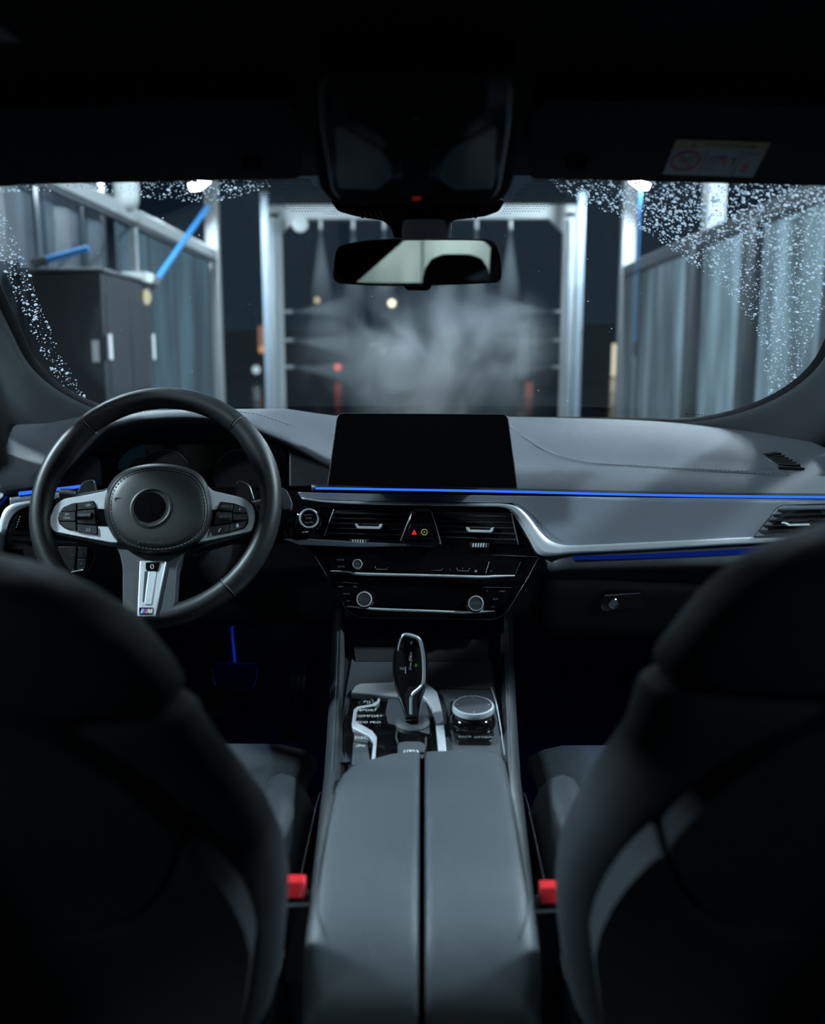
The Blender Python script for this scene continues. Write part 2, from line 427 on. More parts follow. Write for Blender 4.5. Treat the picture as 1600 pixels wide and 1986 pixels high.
p0, p1 = atY(186, 702, yn-.015), atY(186, 660, yn-.015); box('reflector_strip', (p0.x-.022, yn-.012, p0.z), (p0.x+.022, yn, p1.z), M['whitetape'], t)

# blue booms
def boom(a, b, r, label):
    t = empty('hose_boom', a, label, 'boom')
    tube('arm', [a, b], r, M['bluepaint'], t, seg=8)
    d = (V(b)-V(a)).normalized()
    tube('sleeve', [V(a)-d*.05, V(a)+d*.06], r*1.5, M['framegrey'], t, seg=8)
    return t
boom(atY(300, 549, 7.3), atY(402, 402, 8.6), .022, 'long blue hose boom leaning up from the cabinet corner')
boom(atY(76, 508, 6.4), atY(172, 482, 6.4), .022, 'short blue hose boom in front of the strip curtain')
a, b = atX(1240, 420, 2.53), atX(1240, 665, 2.53)
t = empty('hose', (a.x, a.y, b.z), 'blue hose hanging straight down before the right panels', 'hose')
tube('hose_line', [(a.x, a.y, 3.6), a, (a.x, a.y, b.z)], .012, M['bluepaint'], t, seg=8)
bar('hose_bracket', (a.x, a.y, 3.60), (2.6, a.y, 3.62), .04, .04, M['post'], t, up=(0,1,0))
tube('hose_tip', [(a.x, a.y, b.z+.02), (a.x, a.y, b.z-.15)], .018, M['framegrey'], t, seg=8)

# right wall: framed translucent panels
t = empty('bay_wall', (XR, 9, 0), 'wet translucent panel wall in grey frames on the right', 'wall')
zr = 2.2
yy = [atX(px, 600, XR).y for px in (1212, 1357, 1470, 1640)] + [3.9]
for i in range(4):
    y1, y0 = yy[i], yy[i+1]
    box('panel', (XR-.01, y0+.05, .15), (XR+.03, y1-.05, zr-.03), M['panel_r'], t)
    box('frame_post', (XR-.13, y0-.07, 0), (XR+.05, y0+.07, zr+.02), M['framegrey'], t, bevel=.008)
box('frame_post', (XR-.06, yy[0]-.045, 0), (XR+.05, yy[0]+.045, zr+.02), M['framegrey'], t, bevel=.008)
bar('top_rail', (XR-.01, yy[4]-.1, zr+.05), (XR-.01, yy[0]+.05, zr+.05), .12, .13, M['framegrey'], t, bevel=.01)
bar('bottom_rail', (XR-.01, yy[4]-.1, .08), (XR-.01, yy[0]+.05, .08), .12, .14, M['framegrey'], t, bevel=.01)
for y in (yy[0]-.9,): box('mullion', (XR-.03, y-.025, .1), (XR+.03, y+.025, zr), M['framegrey'], t)
# the neighbouring bay's lamp behind the translucent panels
flood(5.4, 7.6, 3.5, 1500*LAMP_FAR, 'flood lamp of the neighbouring bay behind the right panels', (2.6, 7.2, 1.2))

# bright curtain added behind the car so the mirror shows a lit window
t = empty('backdrop_curtain', (0, -4.5, 0), 'pale backdrop curtain added behind the car for the mirror', 'curtain')
for i in range(8): box('curtain_panel', (-2.4+i*.6, -4.52, .1), (-1.81+i*.6, -4.50, 3.2), M['panel_b'], t)
bar('curtain_rail', (-2.5, -4.5, 3.24), (2.5, -4.5, 3.24), .06, .06, M['post'], t)
flood(0, -6.0, 3.0, 1900*LAMP_FAR, 'lamp added behind the backdrop curtain to light it', (0, -4.5, 1.6))  # unseen lamp added to make the curtain bright in the mirror

# ---- gantry
t = empty('spray_gantry', (0, YG, 0), 'pale portal gantry with spray nozzles spanning the bay', 'gantry')
gl, gr = atY(538, 600, YG).x, atY(1100, 600, YG).x
gz = atY(800, 412, YG).z
for x in (gl, gr):
    s = 1 if x < 0 else -1
    box('leg', (x-.075, YG-.07, 0), (x+.075, YG+.07, gz), M['post'], t, bevel=.015)
    for py in (605, 660, 712):
        z = atY(555, py, YG).z
        q = tube('side_nozzle', [(x+s*.07, YG-.02, z), (x+s*.17, YG-.02, z)], .022, M['post'], t, seg=8)
        lathe('tip', (x+s*.17, YG-.02, z), (s,0,0), [(.03,0),(.03,.02),(.012,.04)], M['framegrey'], q, seg=8)
    extr('corner_gusset', [(x, YG-.06, gz-.35),(x+s*.32, YG-.06, gz-.04),(x+s*.32, YG-.06, gz+.02),(x, YG-.06, gz+.02)], (0,.05,0), M['post'], t)
    tube('pipe', [(x-s*.0, YG-.10, .2), (x, YG-.10, gz-.1)], .02, M['postblue'], t, seg=8)
box('beam', (gl-.10, YG-.07, gz-.09), (gr+.10, YG+.07, gz+.09), M['post'], t, bevel=.02)
noz = (622, 685, 745, 868, 924, 990)
for px in noz:
    x = atY(px, 430, YG).x
    q = tube('top_nozzle', [(x, YG-.02, gz-.08), (x, YG-.02, gz-.20)], .022, M['post'], t, seg=8)
    lathe('tip', (x, YG-.02, gz-.20), (0,0,-1), [(.03,0),(.03,.02),(.012,.04)], M['framegrey'], q, seg=8)
x = atY(585, 435, YG).x; lathe('hose_reel', (x, YG-.12, atY(585, 438, YG).z), (0,-1,0), [(.10,0),(.10,.06),(.05,.07),(0,.07)], M['post'], t, seg=16)
for px, nm in ((518, 'left'), (1122, 'right')):
    p = atY(px, 600, YG-.35)
    t = empty('guide_post', (p.x, p.y, 0), 'narrow blue-grey steel channel post beside the %s gantry leg' % nm, 'post')
    box('channel', (p.x-.045, p.y-.04, 0), (p.x+.045, p.y+.04, atY(px, 372, YG-.35).z), M['postblue'], t, bevel=.006)
    box('foot_plate', (p.x-.1, p.y-.1, 0), (p.x+.1, p.y+.1, .02), M['framegrey'], t)

# ---- spray: real water mist as scattering volumes in their own cones
def volmat(name, dens, kind=None, c=(.86,.94,1.0), reach=1.0):
    m, t, N, L, b = nt(name); N.remove(b)
    vs = N.new('ShaderNodeVolumeScatter'); vs.inputs['Color'].default_value = (*c, 1); vs.inputs['Density'].default_value = dens
    vs.inputs['Anisotropy'].default_value = .0
    L.new(vs.outputs[0], N['Material Output'].inputs['Volume'])
    if kind == 'jet':
        tc = N.new('ShaderNodeTexCoord'); ln = N.new('ShaderNodeVectorMath'); ln.operation = 'LENGTH'; L.new(tc.outputs['Object'], ln.inputs[0])
        mr = N.new('ShaderNodeMapRange'); mr.interpolation_type = 'SMOOTHSTEP'; mr.inputs[1].default_value = .0; mr.inputs[2].default_value = reach; mr.inputs[3].default_value = dens; mr.inputs[4].default_value = 0
        L.new(ln.outputs['Value'], mr.inputs[0]); L.new(mr.outputs[0], vs.inputs['Density'])
    if kind == 'noise':
        tc = N.new('ShaderNodeTexCoord'); nz = N.new('ShaderNodeTexNoise'); nz.inputs['Scale'].default_value = 1.25; nz.inputs['Detail'].default_value = 5; nz.inputs['Distortion'].default_value = .8
        L.new(tc.outputs['Object'], nz.inputs['Vector'])
        r1 = N.new('ShaderNodeMapRange'); r1.inputs[1].default_value = .42; r1.inputs[2].default_value = .72; L.new(nz.outputs['Fac'], r1.inputs[0])
        gr_ = N.new('ShaderNodeTexGradient'); gr_.gradient_type = 'QUADRATIC_SPHERE'
        mp = N.new('ShaderNodeMapping'); mp.inputs['Scale'].default_value = (1/2.1, 1/1.1, 1/1.35); L.new(tc.outputs['Object'], mp.inputs[0]); L.new(mp.outputs[0], gr_.inputs[0])
        mu = N.new('ShaderNodeMath'); mu.operation = 'MULTIPLY'; L.new(r1.outputs[0], mu.inputs[0]); L.new(gr_.outputs['Fac'], mu.inputs[1])
        m2 = N.new('ShaderNodeMath'); m2.operation = 'MULTIPLY'; m2.inputs[1].default_value = dens; L.new(mu.outputs[0], m2.inputs[0]); L.new(m2.outputs[0], vs.inputs['Density'])
    return m
M['jet'] = volmat('water_jet', 1.7, 'jet', reach=.95)
M['plume'] = volmat('spray_plume', 1.0, 'jet', reach=1.5)
M['jet2'] = volmat('water_jet_thin', .30, 'jet', reach=2.1)
M['mist'] = volmat('water_mist', 6.0, 'noise')
def cone(name, a, d, ln, r0, r1, mat, label, flat=1.0):
    r_, u, n = frame(d); a = V(a); rings = []
    for i in range(7):
        f = i/6; rad = r0+(r1-r0)*f**1.15
        rings.append([a+n*(ln*f)+r_*math.cos(2*math.pi*j/16)*rad+u*math.sin(2*math.pi*j/16)*rad*flat for j in range(16)])
    vs = [V(p)-a for r0_ in rings for p in r0_]
    o = loft(name, [[p for p in r0_] for r0_ in rings], mat, None, loc=a)
    return tag(o, label, 'spray', 'water jets of the gantry', 'stuff')
for px in noz:
    x = atY(px, 430, YG).x
    cone('water_spray', (x, YG-.02, gz-.23), (0,0,-1), 1.0, .02, .20, M['jet'], 'fine water spray fanning down from the gantry beam')
    cone('water_spray', (x, YG-.02, gz-.23), (0,0,-1), 2.2, .03, .34, M['jet2'], 'thin falling water veil under the gantry beam')
for x, s in ((gl, 1), (gr, -1)):
    for py in (605, 660, 712):
        z = atY(555, py, YG).z
        cone('water_spray', (x+s*.21, YG-.02, z), (s,0,.08 if py == 605 else -.10), .95, .015, .20, M['jet'], 'water jet spraying sideways from the gantry leg')
o = box('water_mist', (-2.0, YG-1.0, .05), (2.0, YG+1.2, 2.5), M['mist'], None, smooth=False, loc=(.12, YG+.1, 1.15)); tag(o, 'pale cloud of water mist drifting under the gantry', 'mist', None, 'stuff')
o = loft('water_mist', [[V((.17+math.cos(2*math.pi*j/20)*r_, YG+.3+math.sin(2*math.pi*j/20)*r_, z)) for j in range(20)] for r_, z in ((.5,.02),(.42,.5),(.30,.95),(.16,1.3),(.03,1.45))], M['plume'], None, loc=(.17, YG+.3, .02)); tag(o, 'dense bright plume of spray rising in the middle of the gantry', 'mist', None, 'stuff')

# ---- far lights and buildings
def farlight(px, py, Y, r, c, s, name, label, cat, pole=True):
    p = atY(px, py, Y); t = empty(name, (p.x, p.y, 0), label, cat)
    mt = E('far_light', c, s)
    lathe('lamp_head', p, (0,-1,0), [(0,-r),(r*.7,-r*.7),(r,0),(r*.7,r*.7),(0,r)], mt, t, seg=12)
    lathe('hood', p+V((0,.05,0)), (0,1,0), [(r*1.2,0),(r*1.2,r),(r*.4,r*1.5)], M['building'], t, seg=12)
    if pole: tube('pole', [(p.x, p.y+.15, 0), (p.x, p.y+.15, p.z)], .05, M['building'], t, seg=6)
farlight(760, 588, 45, .17, (1,.86,.58), 3.2, 'street_lamp', 'bright warm street lamp far behind the mirror', 'lamp')
farlight(615, 582, 60, .17, (1,.78,.45), .9, 'street_lamp', 'faint amber street lamp far off at the left gantry leg', 'lamp')
farlight(655, 712, 45, .16, (1,.13,.08), 1.3, 'traffic_light', 'far red light low inside the left half of the gantry', 'traffic light')
farlight(397, 651, 45, .20, (1,.04,.04), 1.2, 'traffic_light', 'far red light left of the bay post', 'traffic light')
farlight(497, 717, 40, .17, (.75,.9,1), .8, 'street_lamp', 'small white light low beside the left guide post', 'lamp')
farlight(742, 681, 40, .14, (.8,.85,.9), .32, 'street_lamp', 'dim white light low in the spray', 'lamp')
def sign(px0, py0, px1, py1, Y, mat, label, name='sign_panel', cat='sign'):
    a, b = atY(px0, py1, Y), atY(px1, py0, Y); t = empty(name, ((a.x+b.x)/2, Y, 0), label, cat)
    box('panel', (a.x, Y, a.z), (b.x, Y+.25, b.z), mat, t, bevel=.03)
    tube('pole', [((a.x+b.x)/2, Y+.12, 0), ((a.x+b.x)/2, Y+.12, a.z+.02)], .08, M['building'], t, seg=6)
sign(501, 632, 514, 672, 35, E('orange_sign', (.95,.42,.26), .32), 'small orange lit sign beside the left guide post')
sign(502, 672, 516, 684, 34, E('amber_sign', (1,.50,.22), .75), 'amber lit panel under the orange sign beside the left guide post')
sign(1005, 626, 1026, 735, 30, P('grey_pylon', (.32,.36,.40), .6, emit=(.5,.55,.6), estr=.10), 'tall pale pylon sign inside the right half of the gantry')
sign(1019, 742, 1034, 772, 28, E('red_brown_sign', (.55,.20,.14), .35), 'reddish lit panel at the foot of the pale pylon', )
sign(718, 664, 741, 671, 30, E('bracket_sign', (.5,.55,.6), .22), 'faint grey bracket sign in the spray')
t = empty('far_building', (12, 50, 0), 'dark low building with warm lit windows far right', 'building')
a, b = atY(1130, 760, 50), atY(1330, 640, 50); box('wall', (a.x, 50, 0), (b.x, 56, b.z), M['brown'], t); box('roof', (a.x-.3, 49.6, b.z), (b.x+.3, 56.3, b.z+.3), M['building'], t)
wm = E('warm_window', (1,.88,.66), 1.1)
for x0, y0, x1, y1 in ((1186, 667, 1195, 730), (1220, 664, 1240, 679), (1220, 691, 1240, 706)):
    a, b = atY(x0, y1, 49.95), atY(x1, y0, 49.95); box('window', (a.x, 49.93, a.z), (b.x, 49.99, b.z), wm, t)
t = empty('hedge_wall', (-8, 60, 0), 'long dark low wall along the far side of the yard', 'wall')
box('wall', (-60, 60, 0), (60, 61, 2.6), M['building'], t); box('coping', (-60, 59.9, 2.6), (60, 61.1, 2.75), M['framegrey'], t)

# ================================================================== THE CAR: shell
# ---- windscreen
def wsB(u): return V((.665*u, 2.02-.30*u*u, 1.072+.012*u*u))
def wsT(u): return V((.565*u, 1.245-.075*u*u, 1.425-.022*u*u))
def ws(u, v):
    p = wsB(u).lerp(wsT(u), v); b = 4*v*(1-v)*.018
    return p + V((0, .5, .85))*b
def wsn(u, v):
    e = .01; du = ws(u+e, v)-ws(u-e, v); dv = ws(u, v+e)-ws(u, v-e)
    n = du.cross(dv).normalized()
    return n if n.y > 0 else -n                      # outward (forward, up)
def ws_hit(px, py):
    """where a sight line meets the glass: Newton on (u,v)"""
    d = ray(px, py); u, v = (px-820)/800., .5
    for _ in range(14):
        p = ws(u, v); n = wsn(u, v); k = (p-CAM).dot(n)/d.dot(n); q = CAM+d*k
        e = .01; du = (ws(u+e, v)-ws(u-e, v))/(2*e); dv = (ws(u, v+e)-ws(u, v-e))/(2*e)
        r_ = q-p
        a, b, c = du.dot(du), du.dot(dv), dv.dot(dv); f, g_ = r_.dot(du), r_.dot(dv); D_ = a*c-b*b
        u += (c*f-b*g_)/D_; v += (a*g_-b*f)/D_
    return u, v
win = grid('window_1', lambda a, b: ws(-1.04+2.08*a, -.05+1.09*b), 36, 24, M['glass'], solid=.005, sharp=0)
tag(win, 'wet windscreen with raindrops outside the wiped arcs', kind='structure')
# black ceramic border printed along the rim of the glass
def edge_uv(t):
    # closed rounded rectangle in (u,v), t in 0..1
    pts = [(-1,.15),(-1,.9),(-.93,1),(.93,1),(1,.9),(1,.15)]
    return pts
def border(inset_u, inset_v0, inset_v1, rad):
    o = []
    u1, v0, v1 = 1-inset_u, inset_v0, 1-inset_v1
    cs = [(u1-rad[0], v0+rad[1], 270), (u1-.06, v1-.05, 0), (-(u1-.06), v1-.05, 90), (-(u1-rad[0]), v0+rad[1], 180)]
    rr = [rad, (.06,.05), (.06,.05), rad]
    for (cu, cv, a0), (ru, rv) in zip(cs, rr):
        for k in range(13):
            a = R(a0+90*k/12); o.append((cu+math.cos(a)*ru, cv+math.sin(a)*rv))
    return o
def dense(o, n=4):
    out = []
    for i in range(len(o)):
        a, b = o[i], o[(i+1) % len(o)]
        m = max(1, int(max(abs(a[0]-b[0]), abs(a[1]-b[1]))/.05))
        out += [(a[0]+(b[0]-a[0])*k/m, a[1]+(b[1]-a[1])*k/m) for k in range(m)]
    return out
bi = dense(border(-.008, .006, -.045, (.27,.36)))
bo = [(u*1.0 if abs(u) < .2 else u+.035*(1 if u > 0 else -1), v) for u, v in bi]
cu_, cv_ = 0, .5
def push(u, v, k):
    # move a border point outward from the inner outline
    i = 0
    return u, v
n_ = len(bi); bo = []
for i in range(n_):
    a, b = bi[i-1], bi[(i+1) % n_]; tx, ty = b[0]-a[0], (b[1]-a[1]); 
    l = math.hypot(tx*.62, ty*.85); nx, ny = ty*.85/l, -tx*.62/l
    bo.append((bi[i][0]+nx*.05/.62, bi[i][1]+ny*.05/.85))
ring('frit_border', [ws(u, v)-wsn(u, v)*.004 for u, v in bo], [ws(u, v)-wsn(u, v)*.004 for u, v in bi], (0, -.0006, 0), M['frit'], win, sharp=0)
# dot matrix beside the mirror foot
def dots(name, poly, step, r0):
    vs, fs = [], []
    xs = [p[0] for p in poly]; ys = [p[1] for p in poly]
    def inside(x, y):
        c = False; j = len(poly)-1
        for i in range(len(poly)):
            xi, yi = poly[i]; xj, yj = poly[j]
            if (yi > y) != (yj > y) and x < (xj-xi)*(y-yi)/(yj-yi)+xi: c = not c
            j = i
        return c
    y = min(ys); row = 0
    while y < max(ys):
        x = min(xs)+(step/2 if row % 2 else 0)
        while x < max(xs):
            if inside(x, y):
                u, v = ws_hit(x, y); p = ws(u, v)-wsn(u, v)*.0035; n = wsn(u, v); r_, up_, n = frame(n); k = len(vs)
                fade = 1-.45*max(0, (y-min(ys))/(max(ys)-min(ys)))
                vs += [p+(r_*math.cos(R(60*j))+up_*math.sin(R(60*j)))*r0*fade for j in range(6)]
                fs.append(tuple(range(k, k+6)))
            x += step
        y += step*.87; row += 1
    return mk(name, vs, fs, M['frit'], win, smooth=False)
o = dots('frit_dots', [(486,344),(600,344),(640,385),(656,412),(560,405),(515,375)], 5.4, .0017); o['kind'] = 'stuff'
o = dots('frit_dots', [(1120,344),(1030,344),(985,385),(968,412),(1050,405),(1098,375)], 5.4, .0017); o['kind'] = 'stuff'
# small print low on the glass at the right
for k in range(2):
    for i in range(14):
        x = 1332+i*6+k*4; u, v = ws_hit(x, 800+i*.35+k*6); p = ws(u, v)-wsn(u, v)*.0035; r_, up_, n = frame(wsn(u, v))
        if i == 0: vs, fs = ([], []) if k == 0 else (vs, fs)
        b0 = len(vs); h = .0018*random.uniform(.6, 1.1); w_ = .0016*random.uniform(.6, 1.2)
        vs += [p-r_*w_-up_*h, p+r_*w_-up_*h, p+r_*w_+up_*h, p-r_*w_+up_*h]; fs.append((b0, b0+1, b0+2, b0+3))
o = mk('small_print', vs, fs, M['frit'], win, smooth=False); o['kind'] = 'stuff'

# ---- raindrops on the outside of the glass
mw, t_, N_, L_, b_ = nt('water_drop')
b_.inputs['Base Color'].default_value = (1,1,1,1); b_.inputs['Roughness'].default_value = .10
b_.inputs['IOR'].default_value = 1.33; b_.inputs['Transmission Weight'].default_value = 1.0
tl0 = N_.new('ShaderNodeBsdfTranslucent'); tl0.inputs[0].default_value = (.85,.92,1,1)
mx0 = N_.new('ShaderNodeMixShader'); mx0.inputs[0].default_value = .40        # white mixed in, standing in for bright refracted lamp glints
L_.new(b_.outputs[0], mx0.inputs[1]); L_.new(tl0.outputs[0], mx0.inputs[2]); L_.new(mx0.outputs[0], N_['Material Output'].inputs[0])
M['water'] = mw
def inpoly(poly, x, y):
    c = False; j = len(poly)-1
    for i in range(len(poly)):
        xi, yi = poly[i]; xj, yj = poly[j]
        if (yi > y) != (yj > y) and x < (xj-xi)*(y-yi)/(yj-yi)+xi: c = not c
        j = i
    return c
rain = []
regs = [([(0,362),(520,346),(524,366),(470,384),(400,397),(330,392),(262,385),(170,376),(60,374),(0,378)], 620, .95, 0),
        ([(0,405),(20,440),(52,520),(75,580),(98,640),(125,700),(150,742),(172,786),(150,780),(105,730),(62,650),(30,580),(0,505)], 420, .85, 0),
        ([(1060,346),(1600,354),(1600,420),(1440,480),(1372,540),(1320,500),(1260,458),(1190,420),(1130,398),(1090,378)], 2500, 1.08, 28),
        ([(1372,540),(1440,480),(1600,410),(1600,590),(1545,735),(1510,790),(1488,795),(1480,690),(1462,640),(1430,590)], 1900, .85, 10),
        ([(150,380),(1180,420),(1300,560),(1180,780),(560,790),(180,700)], 70, .55, 0)]
for poly, n, sz, slant in regs:
    xs = [p[0] for p in poly]; ys = [p[1] for p in poly]; k = 0; tries = 0
    while k < n and tries < n*60:
        tries += 1
        x, y = random.uniform(min(xs), max(xs)), random.uniform(min(ys), max(ys))
        if not inpoly(poly, x, y): continue
        if 590 < x < 1010 and y < 430: continue
        s = sz*min(3.4, .95*math.exp(random.gauss(0, .50)))       # half size in pixels
        rain.append((s, x, y, slant+random.uniform(-14, 14), random.uniform(1.0, 1.9 if slant else 1.4)))
        k += 1
rain.sort(reverse=True)
def drop_verts(s, x, y, ang, el):
    u, v = ws_hit(x, y); p = ws(u, v); n = wsn(u, v); r_, up_, n = frame(n); p = p+n*.0027
    m = s/F*(p-CAM).length
    ca, sa = math.cos(R(ang)), math.sin(R(ang)); a_ = r_*ca+up_*sa*1.6; b__ = (up_*ca*1.6-r_*sa)
    a_ *= m*math.sqrt(el); b__ *= m/math.sqrt(el)
    vs = []; seg = 10
    for rad, h in ((1.0, 0), (.93, .18), (.72, .34), (.40, .45)):
        for j in range(seg):
            t = 2*math.pi*j/seg; vs.append(a_*math.cos(t)*rad+b__*math.sin(t)*rad+n*(h*m*1.15))
    vs.append(n*(m*.49*1.15))
    fs = [tuple(range(seg-1, -1, -1))]
    for i in range(3):
        for j in range(seg): fs.append((i*seg+j, i*seg+(j+1) % seg, (i+1)*seg+(j+1) % seg, (i+1)*seg+j))
    for j in range(seg): fs.append((3*seg+j, 3*seg+(j+1) % seg, 4*seg))
    return p, vs, fs
def drop_mesh(vs, fs):
    me = bpy.data.meshes.new('raindrop'); me.from_pydata([tuple(q) for q in vs], [], fs)
    me.polygons.foreach_set('use_smooth', [False]+[True]*(len(fs)-1)); me.materials.append(M['water']); return me
for s, x, y, ang, el in rain[:300]:
    p, vs, fs = drop_verts(s, x, y, ang, el)
    o = bpy.data.objects.new('raindrop', drop_mesh(vs, fs)); col.objects.link(o); o.parent = win; o.location = p
VS, FS = [], []
for d in rain[300:]:
    p, vs, fs = drop_verts(*d); k = len(VS); VS += [p+q for q in vs]; FS += [tuple(k+i for i in f) for f in fs]
me = bpy.data.meshes.new('fine_raindrops'); me.from_pydata([tuple(q) for q in VS], [], FS); me.polygons.foreach_set('use_smooth', [True]*len(FS)); me.materials.append(M['water'])
o = bpy.data.objects.new('fine_raindrops', me); col.objects.link(o); o.parent = win; o['kind'] = 'stuff'

# ---- ceiling (headliner), header, pillars
def ceil(a, b):
    u = -1+2*a; y = -1.0+2.2*b
    hw = .62-.04*b; z = 1.452-.026*max(0, (y-.6)/.6)**1.5
    return V((hw*u, y-.04*u*u*b, z-.028*u**4))
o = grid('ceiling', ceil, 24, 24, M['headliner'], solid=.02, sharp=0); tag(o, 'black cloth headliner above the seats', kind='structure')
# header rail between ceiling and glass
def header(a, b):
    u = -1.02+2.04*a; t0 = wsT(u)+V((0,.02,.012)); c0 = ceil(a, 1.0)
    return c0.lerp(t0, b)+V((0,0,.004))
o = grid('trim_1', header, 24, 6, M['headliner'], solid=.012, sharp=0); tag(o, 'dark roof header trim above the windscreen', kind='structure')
for s, k in ((-1, 2), (1, 3)):
    # trim that sweeps from the dash corner up the pillar along the black border of the glass
    idx = [i for i in range(n_) if s*bi[i][0] > .50 and bi[i][1] < .90 and bi[i][1] > .0]
    pts_ = [bi[i] for i in idx]
    pts_.sort(key=lambda q: (q[1] if s*q[0] > .8 else q[1]*.2+(s*q[0]-.8)*.2))
    rows = []
    for j, (u, v) in enumerate(pts_):
        a_, b_ = pts_[max(0, j-1)], pts_[min(len(pts_)-1, j+1)]
        e = ws(u, v); n = wsn(u, v); tg = (ws(*b_)-ws(*a_)).normalized(); od = tg.cross(n)
        if od.x*s < 0 or (abs(od.x) < .3 and od.z > 0): od = -od
        od.normalize(); e = e+od*.0125
        lo = max(0, .30-v)/.30
        rows.append([e-n*.004, e-n*.010+od*.004, e-n*.022+od*(.030+.02*lo), e-n*.045+od*(.058+.05*lo), e-n*.050+od*(.085+.08*lo), e-n*.02+od*(.12+.10*lo), e+n*.02+od*(.13+.10*lo)])
    nr = len(rows[0])
    o = mk('trim_%d' % k, [p for r_ in rows for p in r_], [(i*nr+j, i*nr+j+1, (i+1)*nr+j+1, (i+1)*nr+j) for i in range(len(rows)-1) for j in range(nr-1)], M['pillar'], sharp=0, sub=1)
    tag(o, 'grey cloth trim of the %s windscreen pillar' % ('left' if s < 0 else 'right'), kind='structure')
# sides, floor and back of the cabin
for s, k, nm in ((-1, 1, 'left'), (1, 2, 'right')):
    d = empty('door_%d' % k, (s*.74, 1.0, .3), '%s front door with leather top and bright trim strip' % nm, kind='structure')
    prof = [(.70,.28),(.69,.55),(.665,.62),(.66,.70),(.70,.76),(.715,.86),(.70,.915),(.705,.955),(.73,.975),(.80,.98),(.80,.28)]
    loft('panel', [[V((s*x, y, z)) for x, z in prof] for y in (-.35, .2, .8, 1.2, 1.45, 1.62)], M['leather'], d, sharp=.9, bevel=.008)
    # bright strip that sweeps up to the dash
    if s < 0: q = [atX(px, py, -.69) for px, py in ((-60,1010),(-30,985),(0,962),(20,938),(38,920),(55,906))]
    else: q = [atX(px, py, .69) for px, py in ((1589,903),(1605,914),(1640,935),(1680,970))]
    tube('bright_strip', cr(q, 5), .0042, M['alu'], d, seg=8)
    q2 = [p+V((-s*.004,-.012,-.012)) for p in q]
    tube('light_guide', cr(q2, 5)[:14 if s < 0 else 40], .0022, M['blue_dim'], d, seg=6)
    for dz in (.93, .942): tube('seam', [(s*.7035, .4, dz), (s*.7035, 1.55, dz)], .0009, M['thread'], d, seg=5)
    # side window, mirror triangle, sill
    box('window_sill', (s*.72-.03, -.35, .975), (s*.72+.03, 1.6, .992), M['plastic'], d, bevel=.005)
    tri = extr('mirror_triangle', [(s*.715, 1.60, .99),(s*.715, 1.40, .99),(s*.69, 1.42, 1.06),(s*.68, 1.52, 1.09)], (s*.02,0,0), M['plastic'], d, bevel=.006)
    if s < 0:
        p0, p1 = atX(-10, 884, -.712), atX(24, 880, -.712); bar('speaker_bar', p0, p1, .003, .003, M['chrome'], d); 
    g_ = extr('window_%d' % (k+1), [(s*.725,1.58,.985),(s*.725,-.35,.985),(s*.60,-.35,1.40),(s*.585,1.12,1.39)], (s*.005,0,0), M['tint']); tag(g_, 'dark tinted %s side window' % nm, kind='structure')
    o = box('trim_%d' % (k+3), (min(s*.60,s*.74), .10, 0.98), (max(s*.60,s*.74), .22, 1.43), M['headliner'], None, bevel=.02); tag(o, 'dark centre pillar trim on the %s' % nm, kind='structure')
o = box('floor', (-.78, -1.0, .24), (.78, 2.35, .28), M['carpet']); tag(o, 'black carpet floor of the footwells', kind='structure')
o = extr('wall_front', [(-.78, 2.32, .28),(.78, 2.32, .28),(.78, 2.10, 1.05),(-.78, 2.10, 1.05)], (0,.03,0), M['carpet']); tag(o, 'black carpeted bulkhead behind the pedals', kind='structure')
o = extr('wall_back', [(-.80,-1.02,.28),(.80,-1.02,.28),(.80,-1.02,.98),(-.80,-1.02,.98)], (0,-.04,0), M['carpet']); tag(o, 'dark rear bulkhead behind the camera', kind='structure')
for s in (-1, 1):
    o = box('wall_%s' % ('left' if s < 0 else 'right'), (min(s*.74,s*.82), -1.04, .24), (max(s*.74,s*.82), 2.35, .99), M['carpet']); tag(o, 'dark %s body side of the cabin' % ('left' if s < 0 else 'right'), kind='structure')

# the car's own bonnet, below the sight line over the dashboard
def bon(a, b):
    u = -1+2*a; y = 2.06+1.55*b; return V((u*(.80-.05*b), y-.22*u*u*(1-b*.3), 1.035-.20*b**1.6-.10*abs(u)**3))
o = grid('bonnet', bon, 16, 12, P('black_car_paint', (.006,.007,.009), .12, coat=1.0), solid=.02, sharp=0); tag(o, 'black car bonnet beyond the windscreen', kind='structure')

